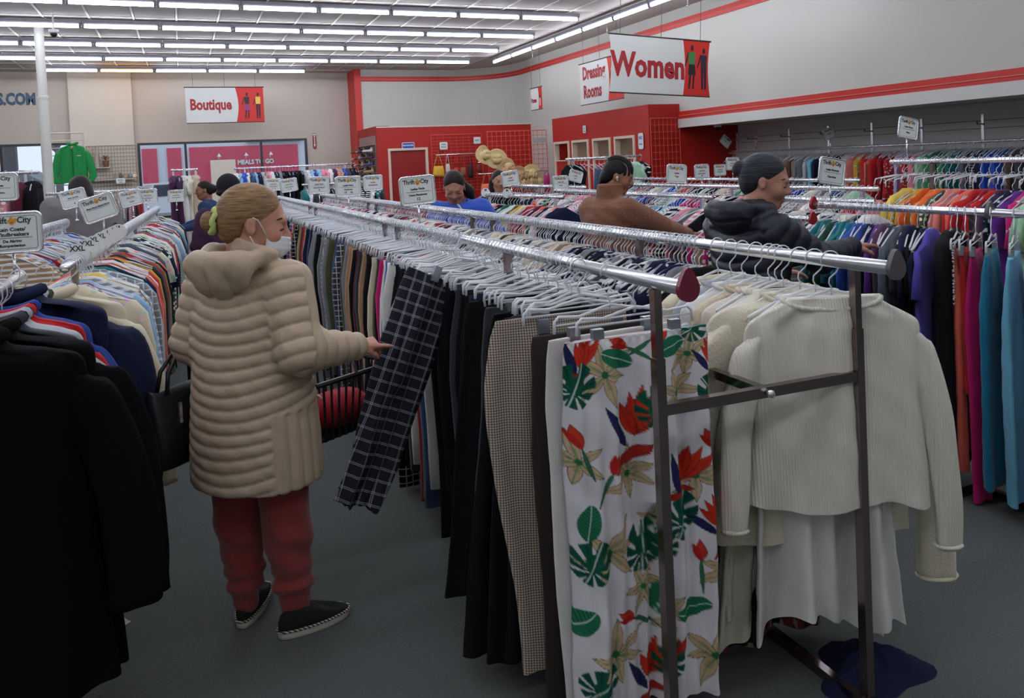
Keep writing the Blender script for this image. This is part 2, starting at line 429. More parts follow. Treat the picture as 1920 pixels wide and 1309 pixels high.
def fab(c, kind='plain'):
    key = 'fabric_%s_%s' % (c, kind)
    if key in MATS: return MATS[key]
    q = NT(key); b = q.b
    col = PAL[c] if isinstance(c, str) else c
    base = rgb(col)
    tc = q.n('ShaderNodeTexCoord')
    no = q.n('ShaderNodeTexNoise'); no.inputs['Scale'].default_value = 9; no.inputs['Detail'].default_value = 5
    q.l(tc.outputs['Object'], no.inputs['Vector'])
    lo = tuple(x*.80 for x in base[:3])+(1,); hi = tuple(min(1,x*1.15) for x in base[:3])+(1,)
    colr = q.mix(no.outputs['Fac'], lo, hi)
    sx = q.n('ShaderNodeSeparateXYZ'); q.l(tc.outputs['Object'], sx.inputs[0])
    def stripes(axis, freq, width):
        f = q.math('FRACT', q.math('MULTIPLY', sx.outputs[axis], freq))
        return q.math('LESS_THAN', f, width)
    if kind == 'stripe':
        colr = q.mix(stripes(2, 32, .42), colr, rgb(228,228,224))
    elif kind == 'plaid':
        g = q.math('MAXIMUM', stripes(0, 30, .16), stripes(2, 30, .16))
        colr = q.mix(q.math('MULTIPLY', g, .75), colr, rgb(212,212,214))
    elif kind == 'check':
        colr = q.mix(stripes(0, 46, .5), colr, rgb(120,124,130)); colr = q.mix(q.math('MULTIPLY', stripes(2, 46, .5), .5), colr, rgb(232,232,230))
    elif kind == 'floral':
        vo = q.n('ShaderNodeTexVoronoi'); vo.inputs['Scale'].default_value = 26; q.l(tc.outputs['Object'], vo.inputs['Vector'])
        hs = q.n('ShaderNodeHueSaturation'); hs.inputs['Saturation'].default_value = .9; hs.inputs['Value'].default_value = .9
        q.l(vo.outputs['Color'], hs.inputs['Color'])
        colr = q.mix(q.math('LESS_THAN', vo.outputs['Distance'], .34), colr, q.mix(.45, hs.outputs[0], rgb(236,226,220)))
    elif kind == 'dots':
        vo = q.n('ShaderNodeTexVoronoi'); vo.inputs['Scale'].default_value = 30; q.l(tc.outputs['Object'], vo.inputs['Vector'])
        colr = q.mix(q.math('LESS_THAN', vo.outputs['Distance'], .3), colr, rgb(225,225,220))
    q.l(colr, b.inputs['Base Color'])
    b.inputs['Roughness'].default_value = .88; b.inputs['Specular IOR Level'].default_value = .2
    if col[0] + col[1] + col[2] > 140: b.inputs['Sheen Weight'].default_value = .15
    n2 = q.n('ShaderNodeTexNoise'); n2.inputs['Scale'].default_value = 260 if kind != 'knit' else 90; n2.inputs['Detail'].default_value = 2
    q.l(tc.outputs['Object'], n2.inputs['Vector'])
    bp = q.n('ShaderNodeBump'); bp.inputs['Strength'].default_value = .25 if kind != 'fuzzy' else .9; bp.inputs['Distance'].default_value = .002 if kind != 'fuzzy' else .006
    q.l(n2.outputs['Fac'], bp.inputs['Height']); q.l(bp.outputs['Normal'], b.inputs['Normal'])
    MATS[key] = q.m
    return q.m

def hanger_clear():
    q = NT('clear_hanger_plastic')
    tr = q.n('ShaderNodeBsdfTransparent'); tr.inputs[0].default_value = (.93,.95,.97,1)
    mx = q.n('ShaderNodeMixShader'); mx.inputs[0].default_value = .66
    q.b.inputs['Base Color'].default_value = rgb(252,253,254); q.b.inputs['Roughness'].default_value = .2; q.b.inputs['Specular IOR Level'].default_value = .8
    q.l(tr.outputs[0], mx.inputs[1]); q.l(q.b.outputs[0], mx.inputs[2]); q.l(mx.outputs[0], q.out.inputs[0])
    return q.m
M_clear = hanger_clear()
M_pale = mat('pale_hanger_plastic', (206,211,216), .25, spec=.8)
M_hook = mat('hook_wire', (226,229,232), .3, metal=.45)
M_clip = mat('grey_clip', (150,158,164), .3, metal=.6)

# ------------------------------------------------------------------ cloth shapes: origin at the rail, x across, y along rail, z down
def cloth(levels, n=16, fold=.008, seed=0, freq=3.0, pinches=(), power=.75):
    """levels: (z, cx, half_width, half_thickness, pinch); closed loft, one island"""
    r = np.random.RandomState(seed)
    ph = r.rand(6)*6.28
    th = np.linspace(0, 2*PI, n, endpoint=False)
    V = []; F = []
    for li, L in enumerate(levels):
        z, cx, hw, ht, pin = L[:5]
        c, s = np.cos(th), np.sin(th)
        x = hw*np.sign(c)*np.abs(c)**power
        y = ht*np.sign(s)*np.abs(s)**.8
        for px in pinches:
            y = y*(1-pin*np.exp(-((np.abs(x)-px)/.035)**2))
        amp = fold*min(1.0, li/2.0)
        y = y + amp*np.sin(freq*x*20+ph[0]+z*1.5) + amp*.6*np.sin(x*37+ph[1]-z*4)
        x2 = x + cx + amp*.8*np.sin(z*9+ph[2])
        zz = z + (0 if li == 0 else .010*np.sin(x*14+ph[3])*(1 if li == len(levels)-1 else .5))
        V += list(zip(x2, y, zz*np.ones(n) if np.isscalar(zz) else zz))
    M = len(levels)
    for i in range(M-1):
        for k in range(n): F.append((i*n+k, i*n+(k+1)%n, (i+1)*n+(k+1)%n, (i+1)*n+k))
    F += [tuple(range(n))[::-1], tuple((M-1)*n+k for k in range(n))]
    return MB().add(V, F)

def pants_levels(L=1.0, w=.19, t=.016, flare=1.0):
    z0 = -.155
    out = [(z0,0,w*.92,t*.7,0),(z0-.04,0,w*.94,t*.9,0),(z0-.2,0,w*1.1,t*1.3,.1),(z0-.36,0,w*1.12,t*1.3,.6)]
    for k in range(1,5):
        f = k/4; out.append((z0-.36-(L-.36)*f, 0, w*(1.1-.12*f*flare), t*(1.2-.1*f), .9))
    return out
def top_levels(L=.62, w=.20, sl=.0, t=.018, sw=.06, slope=.07):
    """sl: sleeve length below shoulder (0 sleeveless)"""
    z0 = -.10; z1 = z0-slope
    full = w + (sw if sl else 0.0)
    out = [(z0+.015,0,.05,t*.5,0),(z0,0,.075,t*.9,0),((z0+z1)/2,0,w*.66,t*1.1,0),(z1,0,w*1.02,t*1.15,0)]
    if sl:
        out.append((z1-.05,0,full*.95,t*1.3,.2))
        k = max(2, int(sl/.14))
        for i in range(1,k+1):
            f = i/k; out.append((z1-.05-(sl-.05)*f,0,full*(1+.06*f),t*1.3,.75))
        e = z1-sl
        out.append((e-.012,0,w*1.02,t*1.2,0))
    else:
        e = z1; out.append((z1-.12,0,w*.98,t*1.1,0))
    k = 3; end = z0-L
    if end < e-.05:
        for i in range(1,k+1):
            f = i/k; out.append((e-.02+(end-e+.02)*f,0,w*(1.02+.08*f),t*(1.1+.2*f),0))
    return out

def cloth_mesh(name, levels, **kw):
    return fixn(cloth(levels, **kw).mesh(name, fab('grey'), True))
PANTS = [cloth_mesh('pants', pants_levels(L, w, t, fl), n=18, fold=.006, seed=i, pinches=(0,)) for i, (L, w, t, fl) in enumerate([(1.0,.185,.016,1),(.96,.195,.018,1.6),(1.03,.18,.015,.2),(.92,.2,.017,1)])]
TEES = [cloth_mesh('top', top_levels(L, w, sl, t), n=20, fold=.008, seed=20+i, pinches=(w*1.0,)) for i, (L, w, sl, t) in enumerate([(.62,.205,.22,.02),(.66,.21,.2,.018),(.6,.2,.26,.022),(.7,.215,.24,.02)])]
LONGS = [cloth_mesh('top', top_levels(L, w, sl, t, .055), n=20, fold=.009, seed=40+i, pinches=(w,)) for i, (L, w, sl, t) in enumerate([(.66,.2,.56,.022),(.7,.205,.58,.024),(.74,.21,.6,.026),(.64,.195,.52,.022)])]
TANKS = [cloth_mesh('top', top_levels(L, w, 0, t), n=16, fold=.008, seed=60+i) for i, (L, w, t) in enumerate([(.6,.17,.016),(.66,.18,.018)])]
COATS = [cloth_mesh('coat', top_levels(L, w, sl, t, .075, .09), n=22, fold=.012, seed=80+i, pinches=(w,)) for i, (L, w, sl, t) in enumerate([(.95,.22,.6,.04),(1.02,.23,.62,.045),(.8,.22,.58,.04)])]
DRESSES = [cloth_mesh('dress', top_levels(L, w, sl, t), n=18, fold=.012, seed=100+i, pinches=(w,)) for i, (L, w, sl, t) in enumerate([(1.05,.2,.2,.02),(1.1,.19,0,.02)])]
SHAPES = {'pants':(PANTS,'pants','pair of trousers'),'tee':(TEES,'short_sleeved_top','short-sleeved top'),'long':(LONGS,'long_sleeved_top','long-sleeved top'),
          'tank':(TANKS,'sleeveless_top','sleeveless top'),'coat':(COATS,'coat','coat'),'dress':(DRESSES,'dress','dress')}

# ------------------------------------------------------------------ hangers
def hook_path(r=.027, drop=.10, lean=0.0):
    p = [(lean, r*math.sin(a)*0 + 0, 0) for a in ()]
    pts = []
    for a in np.linspace(-.5, PI, 9):
        pts.append((r*math.cos(PI-a)*-1, 0, r*math.sin(a)))
    # hook lies in the x-z plane; right end goes down to the body
    pts = [(-x, y, z) for x, y, z in pts]
    pts = pts[::-1] if pts[0][0] > 0 else pts
    pts = [(r*math.cos(a), 0, r*math.sin(a)) for a in np.linspace(PI+.3, 0, 9)]
    pts += [(r*.98,0,-.016),(r*.62,0,-.034),(-.004,0,-.052),(-.006,0,-.066),(0,0,-.078),(0,0,-drop)]
    return pts
def hook_mb(r=.0022, n=6): return MB().tube(hook_path(), r, n)
def clip_body(mb=None, n=5):
    mb = mb or MB()
    mb.tube([(-.18,0,-.150),(-.178,0,-.118),(-.165,0,-.106),(-.10,0,-.112),(-.03,0,-.096),(0,0,-.090),(.03,0,-.096),(.10,0,-.112),(.165,0,-.106),(.178,0,-.118),(.18,0,-.150)], .0046, n)
    return mb
def clip_bar(): return MB().tube([(-.178,0,-.128),(.178,0,-.128)], .003, 5)
def clip_jaw(x):
    return MB().box(x-.016,x+.016,-.010,.010,-.178,-.138)
def shirt_body(mb=None, n=5):
    mb = mb or MB()
    mb.tube([(0,0,-.086),(-.05,0,-.098),(-.12,0,-.125),(-.20,0,-.165),(-.207,0,-.178),(-.19,0,-.180),(0,0,-.176),(.19,0,-.180),(.207,0,-.178),(.20,0,-.165),(.12,0,-.125),(.05,0,-.098),(0,0,-.086)], .0048, n)
    return mb
HOOK_ME = fixn(hook_mb().mesh('hook', M_hook, True))
CLIPB_ME = fixn(clip_body().mesh('hanger_bar', M_clear, True))
CLIPBAR_ME = fixn(clip_bar().mesh('cross_wire', M_clear, True))
JAW_ME = [fixn(clip_jaw(x).mesh('clip', M_clip)) for x in (-.12, .12)]
SHIRTB_ME = fixn(shirt_body().mesh('hanger_arms', M_clear, True))
def simple_hanger(kind):
    me = bpy.data.meshes.new('hanger')
    mb = MB().tube(hook_path(), .0024, 4); nh = len(mb.f)
    body = MB().tube([(-.18,0,-.150),(-.17,0,-.108),(0,0,-.090),(.17,0,-.108),(.18,0,-.150)], .0052, 4) if kind == 'clip' else MB().tube([(-.205,0,-.172),(-.12,0,-.125),(0,0,-.086),(.12,0,-.125),(.205,0,-.172)], .0052, 4)
    # joined at the neck so that the hanger is one piece
    mb.tube([(0,0,-.10),(0,0,-.088)], .004, 4); mb.add(body.v, body.f)
    me.from_pydata(mb.v, [], mb.f); me.materials.append(M_hook); me.materials.append(M_pale)
    for p in me.polygons:
        if p.index >= nh: p.material_index = 1
        p.use_smooth = True
    return me
SIMPLE = {'clip': simple_hanger('clip'), 'shirt': simple_hanger('shirt')}
HANGER_STUFF = []      # (kind, matrix) for the far ones
N_HANGER = {'clip':0, 'shirt':0}

HR = random.Random(77)
def hanger(kind, x, y, z, rz, label, group, detail=False, tilt=0.0, jit=0.0):
    rz += HR.gauss(0, .5)*jit; tilt += HR.gauss(0, .3)*jit; roll = HR.gauss(0, .18)*jit
    if label is None or (not detail and N_HANGER[kind] >= 225):
        HANGER_STUFF.append((kind, Matrix.Translation((x,y,z)) @ Euler((tilt,roll,rz)).to_matrix().to_4x4())); return None
    N_HANGER[kind] += 1
    nm = 'clip_hanger' if kind == 'clip' else 'shirt_hanger'
    if detail:
        t = thing(nm, label, 'hanger', (x,y,z), rz, group, rot=(tilt,roll,rz))
        link('hook', HOOK_ME, t)
        if kind == 'clip':
            link('hanger_bar', CLIPB_ME, t); link('cross_wire', CLIPBAR_ME, t)
            for j in JAW_ME: link('clip', j, t)
        else: link('hanger_arms', SHIRTB_ME, t)
        return t
    o = link(nm, SIMPLE[kind], None, (x,y,z), (tilt,roll,rz))
    return tag(o, label, 'hanger', group)

def garment(shape, col, pat, x, y, z, rz, label, group, rng, sy=1.0, sz=1.0, sx=1.0, tilt=0.0):
    ms, nm, _ = SHAPES[shape]
    o = link(nm, ms[rng.randrange(len(ms))], None, (x,y,z), (tilt,0,rz), (sx,sy,sz))
    setmat(o, fab(col, pat))
    return tag(o, label, {'pants':'trousers','tee':'top','long':'top','tank':'top','coat':'coat','dress':'dress'}[shape], group)

# ------------------------------------------------------------------ rails and racks
def rail_part(parent, x0, y0, x1, y1, z, r=.018, m=None):
    return part('rail', MB().tube([(x0,y0,z),(x1,y1,z)], r, 14), m or M_steel, parent, True)
def teardrop(parent, x, y, z, m, s=1.0, axis='y', label=None):
    pts = []
    for a in np.linspace(0, 2*PI, 20, endpoint=False):
        r = .031; px, pz = r*math.sin(a), r*math.cos(a)
        if pz > 0: pz = pz*(1.0+.75*math.cos(a)**3)
        pts.append((px*s, (pz)*s))
    mb = MB()
    if axis == 'y': mb.prism([(x+a, z+b) for a, b in pts], y-.007, y+.007, 'y')
    else: mb.prism([(y+a, z+b) for a, b in pts], x-.007, x+.007, 'x')
    return part('end_cap', mb, m, parent, label=label)
M_capreflect = mat('end_cap_red_reflection', (120,34,58), .35)  # maroon is a red reflection painted into the cap colour
M_capgrey = mat('grey_end_cap', (96,90,92), .35)
M_capscarlet = mat('scarlet_end_cap', (170,24,36), .4)
M_capnavy = mat('navy_end_cap', (34,34,70), .4)
M_disc = mat('white_size_disc', (224,226,222), .5)
M_ink = mat('black_print', (26,26,30), .6)

def posts(parent, xs, ys, z, w=.013, base=True, bar=.955, m=None):
    m = m or M_darksteel
    for y in ys:
        for x in xs:
            part('post', MB().box(x-w, x+w, y-w, y+w, .03, z-.015), m, parent)
        if len(xs) == 2:
            part('cross_bar', MB().box(xs[0]+w, xs[1]-w, y-w*.9, y+w*.9, bar-.014, bar+.014), m, parent)
    if base:
        for x in xs: part('base_bar', MB().box(x-w, x+w, min(ys)-.02, max(ys)+.02, 0.0, .03), m, parent)

GC = {}; HC = {}
def fill(p0, p1, z, items, phrase, group, hk='shirt', spacing=.03, per=1, detail=0, seed=1, indiv=True, jit=.10, every_hook=True, start=1, sy=1.0, lean=0.0, hj=.35, turn=0.0):
    """hang garments along a rail from the near end p0 towards p1; items: (shape, colour, pattern) or None for an empty hanger"""
    rng = random.Random(seed)
    d = Vector((p1[0]-p0[0], p1[1]-p0[1])); L = d.length; d.normalize()
    rz0 = math.atan2(d.y, d.x) - PI/2
    n = 0; g = max(start, GC.get(phrase, 0)); s = spacing*.5; hcount = max(start, HC.get(phrase, 0)); h0 = hcount
    while s < L and n < len(items):
        it = items[n]; n += 1
        x, y = p0[0]+d.x*s, p0[1]+d.y*s
        rz = rz0 + turn + rng.uniform(-jit, jit)
        if it:
            sh, c, pat = it
            w = SHAPES[sh][2]
            lab = '%s %s%s, %s from the near end of %s' % (cname(c), {'plain':'','stripe':'striped ','plaid':'plaid ','check':'checked ','floral':'floral ','dots':'dotted ','knit':'knitted ','fuzzy':'fuzzy '}[pat], w.replace('pair of ',''), ordinal(g), phrase)
            garment(sh, c, pat, x, y, z, rz, lab, group, rng, sy=sy*rng.uniform(.85,1.2), sz=rng.uniform(.94,1.06), sx=rng.uniform(.95,1.05), tilt=lean*rng.uniform(.5,1.5))
            g += 1
        hl = 'clear plastic %s, %s from the near end of %s' % ('clip hanger' if hk == 'clip' else 'shirt hanger', ordinal(hcount), phrase) if indiv else None
        hanger(hk, x, y, z, rz, hl, 'hangers on ' + phrase, detail > hcount-h0, tilt=lean, jit=hj if it is None else hj*.4)
        hcount += 1
        s += spacing*rng.uniform(.7, 1.3)
    GC[phrase] = g; HC[phrase] = hcount

def mixlist(seed, n, shapes, cols, pats=('plain',)*5+('stripe','floral','check'), empty=0.0):
    r = random.Random(seed); out = []
    for i in range(n):
        out.append(None if r.random() < empty else (r.choice(shapes), r.choice(cols), r.choice(pats)))
    return out
def seq(shape, s, empties=0):
    out = []
    for w in s.split():
        c, _, p = w.partition(':'); out.append((shape, c, p or 'plain')); out += [None]*empties
    return out

# ---- main rack: trousers on the left rail, tops on the right rail
RAX, RBX, RZ = 1.095, 1.69, 1.275
rk = thing('garment_rack', 'chrome two-rail rack holding floral trousers and white tops', 'rack', (0,0,0))
rail_part(rk, RAX, 1.52, RAX, 4.30, RZ, .019); rail_part(rk, RBX, 1.44, RBX-.03, 4.30, RZ, .019)
teardrop(rk, RAX, 1.515, RZ+.0, M_capreflect, .98, label='teardrop end cap with red reflection painted on'); teardrop(rk, RBX, 1.435, RZ, M_capgrey, .95, label='grey teardrop end cap')
for x, y in ((1.082, 1.635), (1.722, 1.60)):
    part('post', MB().box(x-.0135, x+.0135, y-.0135, y+.0135, .03, 1.085), M_darksteel, rk)
    part('upper_post', MB().box(x-.011, x+.011, y-.011, y+.011, 1.085, RZ-.015), M_darksteel, rk)
part('cross_bar', MB().add([(1.0955,1.622,.938),(1.7085,1.588,.938),(1.7085,1.612,.938),(1.0955,1.646,.938),(1.0955,1.622,.966),(1.7085,1.588,.966),(1.7085,1.612,.966),(1.0955,1.646,.966)], [(0,3,2,1),(4,5,6,7),(0,1,5,4),(1,2,6,5),(2,3,7,6),(3,0,4,7)]), M_darksteel, rk)
part('screw_knob', MB().lathe([(.004,-.020),(.010,-.018),(.011,-.010),(.008,-.004),(.006,.004)], 14, (1.402,1.603,.952), 'y'), M_steel, rk, True)
part('stretcher_bar', MB().box(1.39, 1.415, 1.63, 4.2, .94, .964), M_darksteel, rk)
for y in (2.62, 4.2):
    for x in (RAX, RBX-.02): part('post', MB().box(x-.0135, x+.0135, y-.0135, y+.0135, .03, RZ-.015), M_darksteel, rk)
    part('cross_bar', MB().box(RAX+.0135, RBX-.0335, y-.012, y+.012, .94, .966), M_darksteel, rk)
for x in (1.082, 1.70): part('base_bar', MB().box(x-.0135, x+.0135, 1.60, 4.22, 0, .03), M_darksteel, rk)
part('base_tie', MB().box(1.0955, 1.6865, 2.60, 2.63, .002, .028), M_darksteel, rk)

for i, (a, b) in enumerate(((4.34, 7.2), (7.24, 10.1))):
    r2 = thing('garment_rack', ['chrome two-rail rack continuing behind the plaid trousers rack', 'farthest chrome two-rail rack in the trousers row'][i], 'rack')
    rail_part(r2, RAX, a, RAX+.01, b, RZ, .019); rail_part(r2, RBX-.03, a, RBX-.05, b, RZ, .019)
    posts(r2, (RAX, RBX-.04), (a+.15, b-.15), RZ)

TR = 'the trouser rail'
fill((RAX, 2.05), (RAX, 2.98), RZ, seq('pants', 'black black charcoal black black:fuzzy black black navy black black charcoal black black black', 1), TR, 'trousers on the near rack', 'clip', .033, detail=30, seed=3, start=5, jit=.05)
farpants = seq('pants', 'white denim olive crimson white charcoal black black black black:plaid white camel blue white magenta black olive cream black navy black tan charcoal burgundy black denim', 1)
fill((RAX, 3.10), (RAX, 4.6), RZ, farpants, TR, 'trousers on the near rack', 'clip', .030, detail=16, seed=4, start=24, jit=.05)
fill((RAX, 4.62), (RAX, 9.9), RZ, mixlist(5, 260, ['pants'], ['black','black','navy','charcoal','denim','grey','cream','brown','red','olive','tan'], ('plain',)*6+('plaid',), .45), TR, 'trousers on the far racks', 'clip', .036, seed=5, start=60, jit=.08)
TB = 'the white-tops rail'
dark = ['black','navy','charcoal','black','slate','grey','navy','black']
fill((RBX-.005, 2.24), (RBX-.02, 3.1), RZ, mixlist(6, 60, ['long','tee','tank','tee'], dark, empty=.25), TB, 'tops on the near rack', 'shirt', .024, detail=20, seed=6, start=9)
fill((RBX-.02, 3.12), (RBX-.03, 4.7), RZ, mixlist(7, 80, ['long','tee','tank'], ['beige','ivory','grey','taupe','cream','charcoal','silver','brown','navy'], empty=.3), TB, 'tops on the near rack', 'shirt', .024, detail=0, seed=7, start=40)
fill((RBX-.03, 4.72), (RBX-.05, 9.9), RZ, mixlist(8, 260, ['long','tee','tank'], ['grey','crimson','red','white','pink','navy','burgundy','silver','ivory'], empty=.45), TB, 'tops on the far racks', 'shirt', .03, seed=8, start=110)

# ---- right-hand rows
C = thing('garment_rack', 'chrome rack of teal, blue and purple tops at right', 'rack')
CX = 3.27
rail_part(C, CX, 1.2, CX, 3.30, RZ, .019); teardrop(C, CX, 3.31, RZ, M_capscarlet, .9, label='scarlet end cap'); teardrop(C, CX, 2.28, RZ, M_capgrey, .95, label='grey joint cap')
posts(C, (CX,), (2.36, 1.25), RZ)
part('foot', MB().box(CX-.25, CX+.25, 2.345, 2.375, 0, .03), M_darksteel, C)
TC = 'the teal-to-purple rail'
fill((CX, 2.56), (CX, 3.26), RZ, seq('tee', 'violet navy black navy charcoal slate charcoal plum purple navy navy cobalt blue tealblue teal tealblue forest teal teal teal', 0), TC, 'tops on the teal-to-purple rail', 'shirt', .037, detail=22, seed=11, start=7, jit=.08, sy=1.2, turn=.42)
D = thing('garment_rack', 'chrome high rail carrying yellow, orange and red tops', 'rack')
DX, DZ = 4.6, 1.47
rail_part(D, DX, 1.6, DX, 3.92, DZ, .018); posts(D, (DX,), (1.8, 3.6), DZ)
part('foot', MB().box(DX-.25, DX+.25, 3.585, 3.615, 0, .03), M_darksteel, D)
TD = 'the bright yellow-to-lime rail'
fill((DX, 2.72), (DX, 3.86), DZ-.10, seq('tee', 'lime:dots lime mint:floral mint magenta:floral purple navy:floral plum red crimson red coral red salmon salmon olive:floral orange orange:floral orange mustard mustard:floral yellow', 0), TD, 'tops on the bright rail', 'shirt', .05, detail=0, seed=12, jit=.12, sy=1.5)
fill((DX, 2.75), (DX, 3.9), DZ, [None]*26, 'the bright high rail', 'x', 'clip', .045, seed=13)

def simple_rack(label, p0, p1, z, items, phrase, seed, hk='shirt', spacing=.05, indiv=True, cap=None, nposts=2, sy=1.3, grp=None):
    k = thing('garment_rack', label, 'rack')
    rail_part(k, p0[0], p0[1], p1[0], p1[1], z, .017)
    for i in range(nposts):
        f = (i+.1)/(nposts-1+.2); x, y = p0[0]+(p1[0]-p0[0])*f, p0[1]+(p1[1]-p0[1])*f
        part('post', MB().box(x-.012, x+.012, y-.012, y+.012, .03, z-.015), M_steel, k)
        dx, dy = (p1[1]-p0[1]), -(p1[0]-p0[0]); l = math.hypot(dx, dy); dx, dy = dx/l*.24, dy/l*.24
        part('foot', MB().tube([(x-dx,y-dy,.015),(x+dx,y+dy,.015)], .014, 6), M_steel, k)
    if cap: teardrop(k, p0[0], p0[1]-.01, z, cap, .9)
    fill(p0, p1, z, items, phrase, grp or ('clothes on ' + phrase), hk, spacing, seed=seed, indiv=indiv, sy=sy)
    return k
allc = ['black','navy','grey','white','red','teal','pink','blue','cream','mint','plum','denim','coral','ivory','magenta','taupe','green']
simple_rack('chrome rail with scarlet cap behind the woman in black jacket', (3.3,3.36), (3.36,4.34), 1.185, mixlist(21, 40, ['tee','long'], ['plum','green','red','navy','tan','teal','grey','magenta']), 'the scarlet-capped rail', 21, cap=M_capscarlet, spacing=.034)
simple_rack('chrome rail of white hangers and dark tops behind scarlet-capped rail', (3.95,3.5), (3.95,4.5), 1.24, mixlist(22, 40, ['tee','long'], ['navy','white','black','silver','ivory','charcoal'], empty=.5), 'the dark-tops rail', 22, spacing=.03)
simple_rack('long chrome rail between brown-jacket woman and dressing rooms', (3.45,4.45), (3.48,7.0), RZ, mixlist(23, 90, ['tee','long','tank'], ['black','black','white','navy','red','lightblue','pink','grey'], empty=.35), 'the long middle rail', 23, spacing=.04, nposts=3)
simple_rack('chrome rail in front of the alcove clothes', (4.62,4.05), (4.55,7.2), RZ, mixlist(24, 80, ['tee','long'], allc, empty=.5), 'the rail before the alcove', 24, spacing=.05, nposts=3)
simple_rack('chrome rail of rainbow tops beside the woman in blue', (2.93,5.75), (2.74,7.1), RZ, seq('tee', 'navy peach white navy coral burgundy red red crimson cream mustard olive white mint forest teal black navy'.replace('peach','salmon'), 0)+mixlist(25, 20, ['tee'], allc), 'the rainbow-tops rail', 25, spacing=.06)
simple_rack('chrome rail beyond the rainbow tops', (4.0,7.3), (3.95,10.0), RZ, mixlist(26, 45, ['tee','long'], allc, empty=.2), 'the rail beyond the rainbow tops', 26, spacing=.07)
simple_rack('chrome rail nearest the dressing-room doors', (5.7,5.2), (5.75,9.6), RZ, mixlist(27, 60, ['tee','long'], allc, empty=.3), 'the rail near the dressing rooms', 27, spacing=.08, nposts=3)
# rail set across, in front of the dressing rooms
k = simple_rack('tall chrome rack standing across the dressing-room doors', (5.42,10.5), (6.80,10.5), 1.585, [('dress','black','plain'),None,('long','black','plain'),None,None,None,None,('pants','denim','plain'),None,None,None,None,None,None,None,('dress','mint','floral'),('long','black','dots')], 'the dressing-room rack', 28, spacing=.085, sy=2.0)

# ---- alcove wall rack
aw = thing('wall_rack', 'long wall-mounted rail with steel uprights in the alcove', 'rack')
rail_part(aw, 9.45, 4.0, 9.45, 11.85, 1.575, .016)
for y in (11.62, 11.08, 10.25, 9.38, 8.53, 7.68, 6.78, 5.9, 5.0):
    part('upright', MB().box(9.62, 9.65, y-.017, y+.017, 0, 1.93), M_steel, aw)
    part('bracket_arm', MB().tube([(9.635,y,1.78),(9.62,y-.02,1.80),(9.30,y-.16,1.80),(9.29,y-.165,1.83)], .012, 6), M_darksteel, aw)
    part('rail_bracket', MB().box(9.44, 9.62, y-.008, y+.008, 1.55, 1.565), M_steel, aw)
    part('wall_spacer', MB().box(9.65, 9.94, y-.012, y+.012, 1.3, 1.33), M_steel, aw)
al = seq('long', 'black charcoal black navy charcoal black grey charcoal taupe charcoal brown slate blue blue navy navy:plaid slate teal', 0)
al += seq('long', 'forest green forest:floral green mint pink red:floral lilac red:floral crimson red salmon red mustard:floral salmon ivory black:dots black:floral black black navy lightblue silver grey taupe brown taupe tan taupe brown burgundy pink:floral coral orange tan brown:floral', 0)
fill((9.45, 5.0), (9.45, 11.8), 1.575-.03, al, 'the alcove wall rail', 'clothes in the alcove', 'shirt', .115, seed=31, sy=2.4, jit=.25)
fill((9.45, 5.0), (9.45, 11.8), 1.575, [None]*220, 'x', 'x', 'shirt', .03, seed=32, indiv=False)

# ---- left-hand rows
Lk = thing('garment_rack', 'chrome rack of shirts along the left of the aisle', 'rack')
rail_part(Lk, -.42, 3.30, -.25, 8.9, RZ, .018); posts(Lk, (-.41,), (3.5,), RZ); posts(Lk, (-.33,), (6.2,), RZ, base=False); posts(Lk, (-.26,), (8.7,), RZ, base=False)
teardrop(Lk, -.365, 5.02, RZ+.02, M_capnavy, 1.0, label='navy divider cap')
for y in (4.2, 4.75): pass
TL = 'the left aisle rail'
lc = seq('long', 'cream:floral sky:check crimson sky grey:check navy:floral ivory burgundy yellow sky:stripe grey:plaid aqua teal navy coral white:stripe rust white:stripe red navy mustard crimson rust black charcoal rust crimson green black slate cream coral white', 0)
fill((-.415, 3.36), (-.36, 5.3), RZ, lc, TL, 'shirts on the left aisle rail', 'shirt', .058, detail=20, seed=41, jit=.10, sy=1.5)
fill((-.36, 5.34), (-.25, 8.8), RZ, mixlist(42, 100, ['long','long','tee'], ['crimson','cream','charcoal','navy','white','black','coral','sky','red','beige','mint','slate'], empty=.25), TL, 'shirts on the left aisle rail', 'shirt', .045, seed=42, start=40, sy=1.4)
simple_rack('chrome rail behind the tilted signs at left', (-.98,5.3), (-.86,7.0), RZ, mixlist(43, 50, ['tee','long'], ['beige','blue','crimson','silver','white','sky','navy','tan'], empty=.2), 'the second left rail', 43, spacing=.045)
simple_rack('far left chrome rail of red and pale tops', (-1.75,4.6), (-1.5,8.0), RZ, mixlist(44, 50, ['tee','long'], ['red','white','green','grey','sky','cream','teal'], empty=.2), 'the far left rail', 44, spacing=.07)
simple_rack('chrome rail across the back at left with red tops', (-1.55,11.0), (-.45,11.0), 1.45, mixlist(45, 20, ['tee'], ['crimson','red','white','silver','magenta'], empty=.3), 'the red-tops rail', 45, spacing=.06)
simple_rack('tall rack of yellow and pink dresses at far left', (-2.55,8.6), (-1.26,8.6), 1.70, seq('dress','black navy grey red brown crimson red red mustard mustard:floral pink:floral burgundy black', 0), 'the yellow-dress rack', 46, spacing=.10, sy=2.2)
